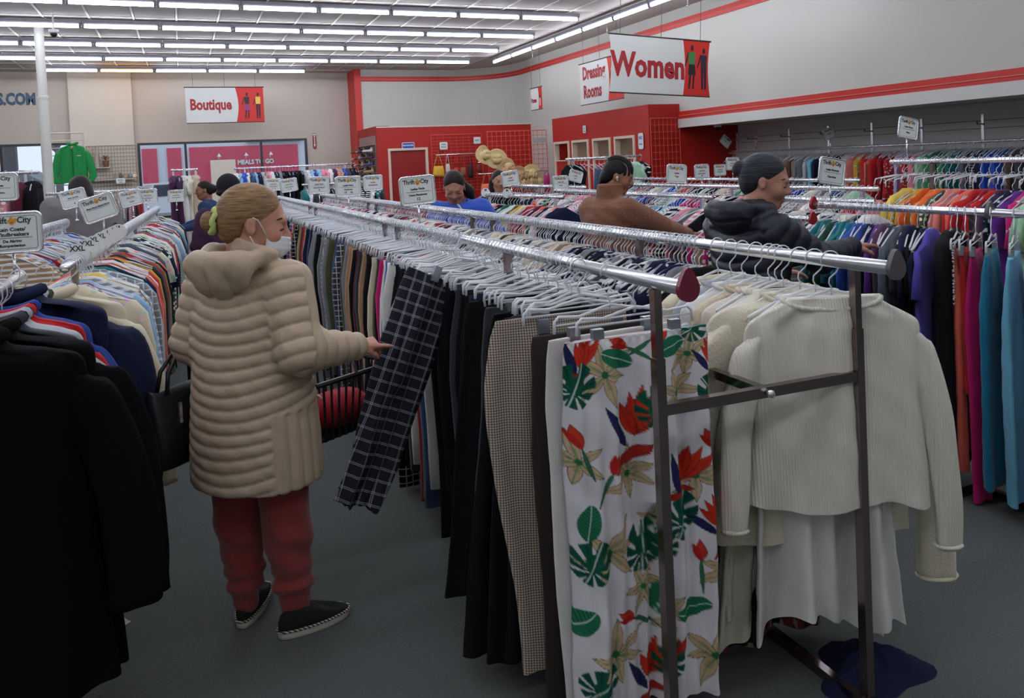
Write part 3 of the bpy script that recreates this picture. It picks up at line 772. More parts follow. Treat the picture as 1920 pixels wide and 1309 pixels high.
# ---- back of the shop
simple_rack('tall rack of blue and black clothes under the boutique sign', (.93,15.5), (3.22,15.5), 1.69, seq('tee','white sky blue white denim sky navy silver taupe pink white navy grey black black black navy black black silver white sky cobalt sky pink pink white:stripe plum salmon tan:floral blue charcoal navy black', 0), 'the rack under the boutique sign', 47, spacing=.068, sy=2.0)
simple_rack('lower rack of dark clothes below the boutique sign', (1.9,13.6), (3.3,13.6), 1.35, mixlist(48, 22, ['long','dress'], ['black','navy','black','charcoal','teal','white']), 'the lower boutique rack', 48, spacing=.07, sy=2.0)
simple_rack('small rack of purple and white clothes before the window', (-.14,12.6), (.24,12.6), 1.69, seq('dress','plum plum white ivory beige black', 0), 'the small window rack', 49, spacing=.065, sy=2.0)

# hangers past the limit: one joined object
def join_stuff():
    for kind in ('clip', 'shirt'):
        lst = [m for k, m in HANGER_STUFF if k == kind]
        if not lst: continue
        me0 = SIMPLE[kind]; n = len(me0.vertices)
        co = np.empty(n*3); me0.vertices.foreach_get('co', co); co = co.reshape(n,3)
        fs = [tuple(p.vertices) for p in me0.polygons]; mi = [p.material_index for p in me0.polygons]
        V = []; F = []; MI = []
        for i, m in enumerate(lst):
            A = np.array(m); V.append(co @ A[:3,:3].T + A[:3,3]); F += [tuple(a+i*n for a in f) for f in fs]; MI += mi
        V = np.concatenate(V)
        me = bpy.data.meshes.new('spare_hangers'); me.from_pydata(V.tolist(), [], F)
        me.materials.append(M_hook); me.materials.append(M_pale)
        me.polygons.foreach_set('material_index', MI); me.polygons.foreach_set('use_smooth', [True]*len(F)); me.update()
        o = link('spare_hangers', me)
        tag(o, 'crowded clear %s hangers on the farther rails' % ('clip' if kind == 'clip' else 'shirt'), 'hangers', None, 'stuff')
# ------------------------------------------------------------------ smooth bodies: distance fields turned into meshes
def _v(p): return np.array(p, dtype=np.float32)
def cap(a, b, ra, rb=None):
    a, b = _v(a), _v(b); rb = ra if rb is None else rb; ab = b-a; L = float(ab@ab)+1e-9
    def f(P):
        t = np.clip(((P-a)@ab)/L, 0, 1)
        q = P-(a+t[:,None]*ab)
        return np.sqrt(np.einsum('ij,ij->i', q, q)) - (ra+(rb-ra)*t)
    f.c = (a+b)/2; f.R = math.sqrt(L)/2+max(ra, rb)
    return f
def rotm(yaw=0, pitch=0, roll=0):
    """columns: forward, left, up; pitch > 0 looks down"""
    return np.array(Euler((roll, pitch, yaw), 'XYZ').to_matrix(), dtype=np.float32)
def ell(c, r, R=None):
    c, r = _v(c), _v(r)
    def f(P):
        q = P-c
        if R is not None: q = q@R
        q = q/r; k0 = np.sqrt(np.einsum('ij,ij->i', q, q)); q = q/r; k1 = np.sqrt(np.einsum('ij,ij->i', q, q))+1e-9
        return k0*(k0-1)/k1
    f.c = c; f.R = float(r.max())
    return f
def loft(tab, heading):
    """upright body of elliptic sections: rows (z, cx, cy, half_depth, half_width)"""
    T = np.array(tab, dtype=np.float32); ch, sh = math.cos(heading), math.sin(heading)
    def f(P):
        z = P[:,2]; zc = np.clip(z, T[0,0], T[-1,0])
        cx, cy, a, b = (np.interp(zc, T[:,0], T[:,i]) for i in (1,2,3,4))
        x, y = P[:,0]-cx, P[:,1]-cy
        u, v = x*ch+y*sh, -x*sh+y*ch
        k0 = np.sqrt((u/a)**2+(v/b)**2)+1e-6; k1 = np.sqrt((u/(a*a))**2+(v/(b*b))**2)+1e-6
        d = k0*(k0-1)/k1
        dz = np.maximum(z-T[-1,0], T[0,0]-z)
        return np.where(dz > 0, np.sqrt(np.maximum(d,0)**2+dz**2), np.maximum(d, dz))
    return f
def plane(p, n):
    """inside where (P-p).n < 0"""
    p, n = _v(p), _v(n)/np.linalg.norm(n)
    return lambda P: (P-p)@n
def smin(a, b, k):
    if k <= 0: return np.minimum(a, b)
    h = np.maximum(k-np.abs(a-b), 0)/k
    return np.minimum(a, b)-h*h*k*.25
def field(prims):
    def f(P):
        d = None
        for p in prims:
            fn, k, mode = p if len(p) == 3 else (p[0], p[1], 'u')
            if mode != 'i' and hasattr(fn, 'c') and len(P) > 2000:
                if d is None: d = np.full(len(P), .5, np.float32)
                q = P-fn.c; m = np.nonzero(np.einsum('ij,ij->i', q, q) < (fn.R+.12)**2)[0]
                if len(m):
                    e = fn(P[m]); d[m] = smin(d[m], e, k) if mode == 'u' else -smin(-d[m], e, k)
                continue
            e = fn(P)
            if d is None: d = e
            elif mode == 'u': d = smin(d, e, k)
            elif mode == 's': d = -smin(-d, e, k)
            elif mode == 'i': d = -smin(-d, -e, k)
        return d
    return f
def surfnet(f, lo, hi, h):
    lo, hi = np.array(lo, float), np.array(hi, float)
    B = 4
    n = (np.ceil((hi-lo)/(h*B)).astype(int)+1)
    cen = [lo[i]+(np.arange(n[i])+.5)*h*B-.5*h for i in range(3)]
    C = np.stack(np.meshgrid(*cen, indexing='ij'), -1).reshape(-1,3).astype(np.float32)
    dc = f(C).reshape(n)
    near = np.abs(dc) < h*B*1.9
    D = np.repeat(np.repeat(np.repeat(dc, B, 0), B, 1), B, 2).astype(np.float32)
    idx = np.argwhere(np.repeat(np.repeat(np.repeat(near, B, 0), B, 1), B, 2))
    P = (lo+idx*h).astype(np.float32)
    val = np.empty(len(P), np.float32)
    for s in range(0, len(P), 200000): val[s:s+200000] = f(P[s:s+200000])
    D[tuple(idx.T)] = val
    S = D < 0
    c = S[:-1,:-1,:-1].astype(np.int8)
    tot = sum(S[i:D.shape[0]-1+i, j:D.shape[1]-1+j, k:D.shape[2]-1+k].astype(np.int8) for i in (0,1) for j in (0,1) for k in (0,1))
    act = (tot > 0) & (tot < 8)
    cells = np.argwhere(act); vid = -np.ones(act.shape, np.int32); vid[tuple(cells.T)] = np.arange(len(cells))
    acc = np.zeros((len(cells),3)); cnt = np.zeros(len(cells))
    corners = [(i,j,k) for i in (0,1) for j in (0,1) for k in (0,1)]
    for a in corners:
        for ax in range(3):
            if a[ax]: continue
            b = list(a); b[ax] = 1
            da = D[tuple((cells+a).T)]; db = D[tuple((cells+b).T)]
            m = (da < 0) != (db < 0)
            t = np.where(m, da/np.where(m, da-db, 1), 0)
            p = np.array(a, float)[None]+np.eye(3)[ax][None]*t[:,None]
            acc += p*m[:,None]; cnt += m
    V = lo+(cells+acc/cnt[:,None])*h
    F = []
    for ax in range(3):
        sl = [slice(1,-1)]*3; sl[ax] = slice(0,-1); s2 = list(sl); s2[ax] = slice(1,None)
        A = S[tuple(sl)]; Bq = S[tuple(s2)]
        e = np.argwhere(A != Bq); off = np.ones(3,int); off[ax] = 0; e = e+off
        inside = S[tuple(e.T)]
        o1, o2 = [i for i in range(3) if i != ax]
        d1 = np.zeros(3,int); d1[o1] = 1; d2 = np.zeros(3,int); d2[o2] = 1
        q = np.stack([vid[tuple((e-d1-d2).T)], vid[tuple((e-d2).T)], vid[tuple(e.T)], vid[tuple((e-d1).T)]], 1)
        flip = inside if ax != 1 else ~inside
        q = np.where(flip[:,None], q, q[:,::-1])
        F.append(q[(q >= 0).all(1)])
    return V, np.concatenate(F)
def grad(f, V, e=.004):
    V = V.astype(np.float32); g = np.stack([f(V+np.eye(3,dtype=np.float32)[i]*e)-f(V-np.eye(3,dtype=np.float32)[i]*e) for i in range(3)], 1)
    return g/(np.linalg.norm(g, axis=1, keepdims=True)+1e-9)
def body_mesh(name, prims, lo, hi, h, m, disp=None, color=None):
    f = field(prims) if not callable(prims) else prims
    V, F = surfnet(f, lo, hi, h)
    if disp is not None:
        V = V+grad(f, V)*disp(V)[:,None]
    me = bpy.data.meshes.new(name)
    me.vertices.add(len(V)); me.vertices.foreach_set('co', V.astype(np.float32).ravel())
    me.loops.add(len(F)*4); me.loops.foreach_set('vertex_index', F.astype(np.int32).ravel())
    me.polygons.add(len(F)); me.polygons.foreach_set('loop_start', np.arange(0, len(F)*4, 4, dtype=np.int32))
    me.update(calc_edges=True); me.validate()
    if color is not None:
        at = me.color_attributes.new('Col', 'FLOAT_COLOR', 'POINT')
        c = np.concatenate([color(V), np.ones((len(V),1))], 1).astype(np.float32); at.data.foreach_set('color', c.ravel())
    me.materials.append(m)
    me.polygons.foreach_set('use_smooth', np.ones(len(F), bool))
    return me

def skin_mat():
    q = NT('skin'); at = q.n('ShaderNodeVertexColor'); at.layer_name = 'Col'
    no = q.n('ShaderNodeTexNoise'); no.inputs['Scale'].default_value = 60; tc = q.n('ShaderNodeTexCoord'); q.l(tc.outputs['Object'], no.inputs['Vector'])
    mul = q.n('ShaderNodeMix', data_type='RGBA', blend_type='MULTIPLY'); mul.inputs[0].default_value = .25
    q.l(at.outputs['Color'], mul.inputs[6]); q.l(no.outputs['Color'], mul.inputs[7])
    q.l(mul.outputs[2], q.b.inputs['Base Color']); q.b.inputs['Roughness'].default_value = .5
    q.b.inputs['Subsurface Weight'].default_value = 0.0; q.b.inputs['Subsurface Radius'].default_value = (.012,.005,.003); q.b.inputs['Subsurface Scale'].default_value = .5
    q.b.inputs['Specular IOR Level'].default_value = .35
    return q.m
M_skin = skin_mat()
def hair_mat(name, c1, c2, axis=(4,4,60)):
    q = NT(name); tc = q.n('ShaderNodeTexCoord'); mp = q.n('ShaderNodeMapping'); mp.inputs['Scale'].default_value = axis
    no = q.n('ShaderNodeTexNoise'); no.inputs['Scale'].default_value = 3.0; no.inputs['Detail'].default_value = 5; no.inputs['Roughness'].default_value = .65
    q.l(tc.outputs['Object'], mp.inputs[0]); q.l(mp.outputs[0], no.inputs['Vector'])
    q.l(q.mix(q.math('SMOOTHSTEP' if False else 'MULTIPLY_ADD', no.outputs['Fac'], 2.4, -.7), rgb(c1), rgb(c2)), q.b.inputs['Base Color'])
    q.b.inputs['Roughness'].default_value = .5; q.b.inputs['Specular IOR Level'].default_value = .25
    bp = q.n('ShaderNodeBump'); bp.inputs['Strength'].default_value = .55; bp.inputs['Distance'].default_value = .006
    q.l(no.outputs['Fac'], bp.inputs['Height']); q.l(bp.outputs['Normal'], q.b.inputs['Normal'])
    return q.m

class Head:
    """head frame at the head centre: x forward, y left, z up"""
    def __init__(s, c, yaw, pitch, size=1.0, roll=0.0):
        s.c = np.array(c, float); s.R = rotm(yaw, pitch, roll); s.s = size
    def p(s, x, y, z): return s.c + s.R.astype(float) @ (np.array((x,y,z))*s.s)
    def e(s, c, r, extra=None): 
        R = s.R if extra is None else s.R@extra
        return ell(s.p(*c), np.array(r)*s.s, R)
    def cp(s, a, b, ra, rb=None): return cap(s.p(*a), s.p(*b), ra*s.s, (rb if rb is not None else ra)*s.s)
    def pl(s, p, n): return plane(s.p(*p), s.R.astype(float)@np.array(n, float))
    def skin(s):
        q = [(s.e((-.012,0,.032),(.092,.074,.084)),0), (s.e((.030,0,-.030),(.060,.056,.082)),.04), (s.e((.058,0,-.092),(.022,.026,.020)),.035),
             (s.cp((-.005,.050,-.062),(.050,.022,-.096),.014),.03), (s.cp((-.005,-.050,-.062),(.050,-.022,-.096),.014),.03),
             (s.cp((.080,-.030,.022),(.080,.030,.022),.010),.022)]
        for y in (-1,1):
            q.append((s.e((.060,.036*y,-.028),(.026,.024,.026)),.03))
            q.append((s.e((.098,.031*y,-.001),(.017,.019,.012)),.014,'s'))
            q.append((s.e((.074,.031*y,-.002),(.014,.015,.012)),.006))
        q += [(s.cp((.086,0,.012),(.106,0,-.026),.007,.0115),.014), (s.e((.097,.011,-.031),(.010,.008,.008)),.008), (s.e((.097,-.011,-.031),(.010,.008,.008)),.008),
              (s.cp((.086,-.014,-.0565),(.086,.014,-.0565),.0065),.008), (s.cp((.0845,-.013,-.068),(.0845,.013,-.068),.0075),.008), (s.cp((.100,-.022,-.0622),(.100,.022,-.0622),.004),.005,'s')]
        for y in (-1,1):
            q.append((s.e((-.006,.075*y,-.006),(.0165,.008,.028), rotm(.25*y,-.25,0)),.008))
            q.append((s.e((-.002,.085*y,-.003),(.009,.006,.017), rotm(.25*y,-.25,0)),.004,'s'))
        return q
    def neck(s, base, r=.052): return (cap(s.p(-.02,0,-.075), base, r*s.s*.95, r*s.s*1.08), .04)

def hand(w, fwd, up, side, curls, size=1.0, thumb=.5, spread=.05, tout=.75):
    """w wrist, fwd finger direction, up back of the hand; side +1: thumb on the +(up x fwd) side"""
    w = np.array(w, float); f = np.array(fwd, float); f /= np.linalg.norm(f); u = np.array(up, float); u -= f*(u@f); u /= np.linalg.norm(u); l = np.cross(u, f)*side
    P = lambda a, b, c: w+(f*a+l*b+u*c)*size
    q = [(cap(P(-.02,0,0), P(.03,0,0), .024*size, .021*size), .02)]
    for b in (.026,.010,-.008,-.025): q.append((cap(P(.025,b*.7,0), P(.085,b,.003), .014*size, .0115*size), .014))
    for i, (b, L) in enumerate(((.029,.066),(.010,.074),(-.009,.069),(-.027,.054))):
        p = P(.085,b,.003); ang = 0.0; r = .0098*size
        for k, seg in enumerate((.44,.31,.25)):
            ang += curls[i]*(1.0 if k else .8)
            d = f*math.cos(ang)-u*math.sin(ang)+l*spread*(1.2-i*.8)
            n = p+d/np.linalg.norm(d)*L*seg*size*1.05
            q.append((cap(p, n, r, r*.9), .004)); p = n; r *= .9
    p = P(.018,.022,-.006)
    for k, (L, a) in enumerate(((.038,.9*tout),(.030,.5*tout),(.022,.15*tout))):
        d = f*math.cos(a)+l*math.sin(a)*(.9)-u*(.25+thumb*.5*k)
        n = p+d/np.linalg.norm(d)*L*size; q.append((cap(p, n, (.0125-.0012*k)*size, (.0115-.0014*k)*size), .008)); p = n
    return q

def skin_colors(head, base, lips, warm=(1.06,.9,.88)):
    base = np.array(rgb(base)[:3]); lips = np.array(rgb(lips)[:3])
    def col(V):
        L = (V-head.c)@head.R.astype(float)/head.s
        c = np.repeat(base[None], len(V), 0)
        w = np.exp(-(((L[:,0]-.09)/.02)**2+(L[:,1]/.021)**2+((L[:,2]+.062)/.0095)**2)); c = c*(1-w[:,None])+lips*w[:,None]
        for y in (-1,1):
            w = .35*np.exp(-(((L[:,0]-.075)/.03)**2+((L[:,1]-.042*y)/.022)**2+((L[:,2]+.03)/.022)**2)); c = c*(1-w[:,None])+c*np.array(warm)*w[:,None]*np.array([1.05,.85,.85])
        return c
    return col

M_brow = mat('dark_brow_hair', (40,28,24), .8)
M_lash = mat('dark_lash', (22,16,16), .7)
def face_lines(head, parent, brow=True):
    """brows and lash lines laid on the face"""
    for y in (-1,1):
        if brow:
            mb = MB().tube([head.p(.084,.014*y,.023), head.p(.0855,.026*y,.0285), head.p(.078,.041*y,.029), head.p(.066,.052*y,.023)], [.003,.0036,.003,.0015], 6)
            part('eyebrow', mb, M_brow, parent, True)
        mb = MB().tube([head.p(.0835,.018*y,-.0055), head.p(.0885,.028*y,-.0035), head.p(.0865,.038*y,-.0045), head.p(.077,.048*y,-.009), head.p(.070,.054*y,-.008)], [.0016,.0026,.0032,.0028,.0014], 6)
        part('eyelashes', mb, M_lash, parent, True)

def shoe(parent, x, y, rz, L=.25, m_up=None, m_sole=None, trim=True):
    """slip-on shoe; heel at (x,y)"""
    def outline(s=1.0):
        pts = []
        for t in np.linspace(0, 2*PI, 28, endpoint=False):
            c, si = math.cos(t), math.sin(t); fx = (.5+.5*c); w = (.036+.010*math.sin(min(1,fx*1.25)*PI*.62))*s
            pts.append((L*fx+(s-1)*.06*c, w*np.sign(si)*abs(si)**.75+.004*math.sin(fx*3)))
        return pts
    def xf(mb):
        c, si = math.cos(rz), math.sin(rz); mb.v = [(x+px*c-py*si, y+px*si+py*c, pz) for px, py, pz in mb.v]; return mb
    o = outline(1.04); n = len(o)
    rows = [(z, s) for z, s in ((0,.97),(.004,1.02),(.024,1.03),(.028,1.0))]
    mb = MB(); mb.add([((px-L/2)*s+L/2, py*s, z) for z, s in rows for px, py in o], [(i*n+k, i*n+(k+1)%n, (i+1)*n+(k+1)%n, (i+1)*n+k) for i in range(len(rows)-1) for k in range(n)]+[tuple(range(n))[::-1], tuple((len(rows)-1)*n+k for k in range(n))])
    part('sole', xf(mb), m_sole, parent, True, label='pale rope sole')
    if trim:
        ring = [((px-L/2)*1.035+L/2, py*1.035, .0285) for px, py in o]; ring.append(ring[0])
        part('sole_stitching', xf(MB().tube(ring, .0042, 6, caps=False)), MATS.get('black_white_rope') or rope_mat(), parent, True)
    def top(px): 
        f = px/L
        return .088-.0*f if f < .38 else .088-(f-.38)/.62*.052
    rows = []
    for k, (s, hh) in enumerate(((1.0,0.0),(1.0,.35),(.93,.75),(.78,.95),(.55,1.0))):
        rows.append([((px-L/2)*s+L/2+(.0 if px/L<.4 else -.0), py*s, .028+(top(px)-.028)*hh) for px, py in o])
    mb = MB().add([p for r in rows for p in r], [(i*n+k, i*n+(k+1)%n, (i+1)*n+(k+1)%n, (i+1)*n+k) for i in range(len(rows)-1) for k in range(n)]+[tuple(range(n))[::-1], tuple((len(rows)-1)*n+k for k in range(n))])
    part('shoe_upper', xf(mb), m_up, parent, True)
def rope_mat():
    q = NT('black_white_rope'); tc = q.n('ShaderNodeTexCoord'); wv = q.n('ShaderNodeTexWave'); wv.inputs['Scale'].default_value = 40; wv.bands_direction = 'DIAGONAL'
    q.l(tc.outputs['Object'], wv.inputs['Vector']); q.l(q.mix(q.math('GREATER_THAN', wv.outputs['Fac'], .5), rgb(28,28,30), rgb(206,200,186)), q.b.inputs['Base Color'])
    MATS['black_white_rope'] = q.m; return q.m
# ------------------------------------------------------------------ main shopper in the quilted coat
def down_fabric(name, col, rough=.5, wr=24):
    q = NT(name); tc = q.n('ShaderNodeTexCoord'); n1 = q.n('ShaderNodeTexNoise'); n1.inputs['Scale'].default_value = wr; n1.inputs['Detail'].default_value = 3; n1.inputs['Roughness'].default_value = .5; n1.inputs['Distortion'].default_value = .3
    q.l(tc.outputs['Object'], n1.inputs['Vector'])
    c = rgb(col); q.l(q.mix(n1.outputs['Fac'], tuple(x*.9 for x in c[:3])+(1,), tuple(x*1.08 for x in c[:3])+(1,)), q.b.inputs['Base Color'])
    bp = q.n('ShaderNodeBump'); bp.inputs['Strength'].default_value = .6; bp.inputs['Distance'].default_value = .006
    q.l(n1.outputs['Fac'], bp.inputs['Height']); q.l(bp.outputs['Normal'], q.b.inputs['Normal'])
    q.b.inputs['Roughness'].default_value = rough; q.b.inputs['Specular IOR Level'].default_value = .35
    return q.m
M_coat = down_fabric('beige_down_coat', (188,168,142))
WB = (.235, 2.80)
wm = thing('person', 'woman in long beige quilted coat and face mask touching plaid trousers', 'person', (WB[0], WB[1], 0))
HD = PI/4
f_ = np.array((math.cos(HD), math.sin(HD))); r_ = np.array((f_[1], -f_[0]))
def bp_(fwd, right, z, cx=-.045, cy=0.0): return (cx+f_[0]*fwd+r_[0]*right, cy+f_[1]*fwd+r_[1]*right, z)
shR, shL = bp_(0,.165,1.215), bp_(0,-.165,1.215)
elR, wrR = (.095,-.205,1.005), (.292,-.11,.975)
elL, wrL = (-.225,.115,1.02), (.10,.26,.95)
head = Head((-.012,.005,1.424), -.12, .20, 1.13)
ctab = [(.535,-.047,0,.190,.238),(.70,-.046,0,.186,.232),(.85,-.045,0,.176,.222),(1.0,-.045,0,.160,.208),(1.12,-.045,0,.150,.205),(1.20,-.042,0,.130,.185),(1.265,-.035,0,.098,.130),(1.30,-.022,.002,.086,.092),(1.34,-.012,.004,.088,.088),(1.395,-.004,.006,.088,.084)]
arm_prims = [(cap(shR, elR, .088, .074), 0), (cap(elR, wrR, .076, .046), .03)]
armL_prims = [(cap(shL, elL, .088, .075), 0), (cap(elL, wrL, .075, .048), .03)]
farm = field(arm_prims+[(x[0], .02) for x in armL_prims])
ftors = loft(ctab, HD)
hoodc = bp_(-.155, .0, 1.285)
Rh = rotm(HD, -.5, 0)
_back = lambda k, z, r, R: (ell(bp_(k,0,z), r, R), .03)
fhood = field([(ell(bp_(-.138,0,1.262), (.036,.118,.070), rotm(HD,-.2,0)), 0), (cap(bp_(-.135,.095,1.30), bp_(-.03,.118,1.325), .031, .029), .04), (cap(bp_(-.135,-.095,1.30), bp_(-.03,-.118,1.325), .031, .029), .04),
   (cap(bp_(-.14,-.08,1.315), bp_(-.14,.08,1.315), .031), .04), (cap(bp_(-.03,.118,1.325), bp_(.055,.07,1.335), .034, .02), .03), (cap(bp_(-.03,-.118,1.325), bp_(.055,-.07,1.335), .034, .02), .03), (ell(bp_(-.075,0,1.375), (.066,.088,.05), rotm(HD,-.2,0)), .02, 's')])
coat = field([(ftors, 0), (farm, .035), (fhood, .02), (cap((-.006,.004,1.35),(.004,.006,1.46),.072,.076), .008, 's'), (plane((0,0,.545),(0,0,-1)), .012, 'i'), (plane((-.10,0,1.398),(.42,0,1)), .012, 'i')])
def coat_disp(V):
    x, y, z = V[:,0]+.045, V[:,1], V[:,2]
    u = x*f_[0]+y*f_[1]; v = x*r_[0]+y*r_[1]
    ang = np.arctan2(v, -u)                       # 0 = middle of the back, + to her right
    da, dt, dh = farm(V.astype(np.float32)), ftors(V.astype(np.float32)), fhood(V.astype(np.float32))
    s = z+.032*np.cos(ang*1.3)+.002*np.sin(V[:,2]*23+ang*3)
    back = np.abs(np.sin(PI*s/.041))**.55
    low = (z < .80) & (ang > .95)
    vert = np.abs(np.sin(PI*ang/.20))**.55
    q = np.where(low, vert, back)
    # sleeve rings follow the arm
    def along(a, b): a = np.array(a); b = np.array(b); d = b-a; return (V-a)@d/np.linalg.norm(d)
    sa = np.where(along(elR, wrR) > 0, along(elR, wrR)+.24, along(shR, elR))
    sl = np.where(along(elL, wrL) > 0, along(elL, wrL)+.24, along(shL, elL))
    isR = (np.linalg.norm(V-np.array(elR), axis=1) < np.linalg.norm(V-np.array(elL), axis=1))
    sleeve = np.abs(np.sin(PI*np.where(isR, sa, sl)/.050))**.55
    q = np.where(da < dt-.005, sleeve, q)
    hood = np.abs(np.sin(PI*(v+.02)/.085))**.4
    q = np.where((dh < dt) & (dh < da), hood*1.9-.75, q)
    wob = np.sin(V[:,0]*61+V[:,2]*37)*np.sin(V[:,1]*53-V[:,2]*45)
    fade = np.clip((1.30-z)/.03, 0, 1)*.75+.25
    return (q-.55)*.0092*fade+.0012*wob
part('coat', body_mesh('coat', coat, (-.46,-.42,.5), (.52,.45,1.48), .0056, M_coat, coat_disp), None, wm, label='beige quilted down coat with hood')
part('pocket_flap', MB().tube([bp_(.10,.205,.80), bp_(.145,.165,.79), bp_(.175,.12,.78)], .006, 6), M_coat, wm, True)
# sweatpants
M_sweat = mat('rust_red_fleece', (150,58,54), .95, bump=.5, scale=180, var=.12, sheen=.25)
legs = []
for hip, kn, an, s in (((-.105,.06,.60),(-.112,.075,.36),(-.105,.07,.085),1.0), ((.025,-.055,.60),(.035,-.05,.36),(.050,-.045,.075),1.0)):
    legs += [(cap(hip, kn, .096, .080), .02), (cap(kn, (an[0],an[1],.17), .080, .066), .03), (cap((an[0],an[1],.17), an, .058, .046), .02)]
def leg_disp(V):
    z = V[:,2]
    return .005*np.sin(z*52+V[:,0]*30)*np.exp(-((z-.30)/.10)**2)+.008*np.sin(z*95+V[:,1]*22)*np.exp(-((z-.17)/.05)**2)+.003*np.sin(V[:,0]*70+z*20)
part('sweatpants', body_mesh('sweatpants', [(legs[0][0],0)]+legs[1:], (-.3,-.25,.02), (.25,.3,.8), .0085, M_sweat, leg_disp), None, wm, label='rust red fleece sweatpants')
M_canvas = mat('black_canvas', (22,22,24), .9, bump=.3, scale=300)
M_sole = mat('pale_rubber_sole', (206,200,186), .7)
shoe(wm, -.012, -.085, .18, .245, M_canvas, M_sole)
shoe(wm, -.125, .035, 1.15, .245, M_canvas, M_sole)
# body (one continuous figure under the clothes)
bs = head.skin()+[head.neck((-.035,.003,1.25))]
bs += [(loft([(.55,-.045,0,.13,.165),(.85,-.045,0,.12,.15),(1.1,-.045,0,.105,.145),(1.22,-.042,0,.085,.14),(1.27,-.036,0,.055,.07)], HD), .03)]
for sh, el, wr in ((shR,elR,wrR),(shL,elL,wrL)):
    bs += [(cap(sh, el, .048, .040), .03), (cap(el, wr, .038, .026), .015)]
bs += [(cap((-.10,.06,.60),(-.112,.075,.36),.07,.052),.03), (cap((-.112,.075,.36),(-.105,.07,.07),.05,.032),.02), (cap((.025,-.055,.60),(.035,-.05,.36),.07,.052),.03), (cap((.035,-.05,.36),(.05,-.045,.06),.05,.032),.02)]
bs += hand(wrR, (.97,.18,-.02), (.15,-.35,.92), -1, (.10,.85,1.0,1.1), .86, .9, .03, .3)
bs += hand(wrL, (.85,.3,-.35), (0,.5,.85), 1, (.7,.75,.8,.85), .90, .5)
part('body', body_mesh('body', bs, (-.34,-.3,.03), (.56,.42,1.6), .0052, M_skin, color=skin_colors(head, (206,150,126), (176,98,88))), None, wm)
face_lines(head, wm)
# hair pulled back
M_blond = hair_mat('dark_blond_hair', (92,68,44), (176,138,96), (6,6,52))
hp = [(head.e((-.018,0,.036),(.096,.0785,.088)),0), (head.e((-.055,0,.0),(.055,.066,.075)),.03), (head.pl((.080,0,.055),(1,0,.25)),.02,'i'),
      (head.e((.085,0,-.055),(.098,.098,.098)),.012,'s'), (head.e((.00,.075,-.035),(.034,.034,.045)),.01,'s'), (head.e((.00,-.075,-.035),(.034,.034,.045)),.01,'s'), (head.pl((-.03,0,-.085),(.25,0,-1)),.02,'i'),
      (head.e((-.132,-.008,-.010),(.022,.025,.030)),.012)]
part('hair', body_mesh('hair', hp, (-.26,-.2,1.25), (.2,.2,1.6), .004, M_blond), None, wm, label='dark blond hair pulled into a bun')
M_lime = mat('lime_scrunchie', (196,212,130), .9, bump=.6, scale=70)
ring = []
for a in np.linspace(0, 2*PI, 25): ring.append(head.p(-.114+.004*math.cos(5*a), .031*math.cos(a)-.007, -.006+.036*math.sin(a)))
part('scrunchie', MB().tube(ring, [.0105+.003*math.sin(k*2.6) for k in range(25)], 9), M_lime, wm, True, label='lime green scrunchie')
# face mask
M_mask = mat('white_mask_fabric', (226,230,232), .8, bump=.25, scale=200)
def mask_grid(off):
    P = []
    for i in range(13):
        q = i/12; z = -.026-.070*q; xc = .1105+.006*math.sin(PI*q)-.030*max(0,q-.55)**1.3*2+.0016*math.sin(q*26); row = []
        for j in range(25):
            s = (j/24*2-1)*1.32; row.append(tuple(head.p(.020+(xc-.020+off)*math.cos(s), (.062+off)*math.sin(s), z-.006*abs(math.sin(s))+.012*abs(math.sin(s))**2)))
        P.append(row)
    return P
_a, _b = mask_grid(.0), mask_grid(.003); mb = MB().grid(_b).grid(_a)
_n = 13*25
for i in range(12):
    for j in (0,24): mb.f.append((i*25+j, (i+1)*25+j, _n+(i+1)*25+j, _n+i*25+j))
for j in range(24):
    for i in (0,12): mb.f.append((i*25+j, i*25+j+1, _n+i*25+j+1, _n+i*25+j))
part('face_mask', mb, M_mask, wm, True, label='white pleated face mask')
for y in (-1,):
    part('ear_loop', MB().tube([head.p(.046,.061*y,-.034), head.p(.03,.070*y,-.008), head.p(.012,.078*y,.016), head.p(-.004,.084*y,.022)], .0019, 6), M_mask, wm, True)
    part('ear_loop', MB().tube([head.p(.046,.061*y,-.098), head.p(.016,.070*y,-.062), head.p(-.004,.080*y,-.034)], .0016, 6), M_mask, wm, True)
# handbag on her left arm
M_bag = mat('black_faux_leather', (17,17,20), .42, bump=.25, scale=140)
bag = thing('tote_bag', 'black faux leather tote bag hanging from the beige-coated woman\'s arm', 'bag', (WB[0]-.285, WB[1]+.12, .0), .75)
P = []
for z, hw, ht in ((.612,.120,.050),(.620,.135,.062),(.70,.140,.064),(.80,.135,.050),(.862,.128,.026),(.872,.126,.020)):
    P.append([(hw*np.sign(math.cos(a))*abs(math.cos(a))**.45, ht*np.sign(math.sin(a))*abs(math.sin(a))**.5, z+(.012*math.cos(a*2) if z > .8 else 0)) for a in np.linspace(0,2*PI,25)[:-1]])
n = 24; mb = MB().add([p for r in P for p in r], [(i*n+k, i*n+(k+1)%n, (i+1)*n+(k+1)%n, (i+1)*n+k) for i in range(5) for k in range(n)]+[tuple(range(n))[::-1], tuple(5*n+k for k in range(n))])
part('bag_body', mb, M_bag, bag, True)
for y in (-.018,.018):
    part('bag_strap', MB().tube([(-.07,y*1.3,.86),(-.055,y,.93),(0.02,y*.7,1.005),(.07,y,.955),(.075,y*1.3,.86)], .0075, 6), M_bag, bag, True)
part('zip_pull', MB().box(-.055,-.043,-.062,-.055,.76,.83), M_steel, bag)
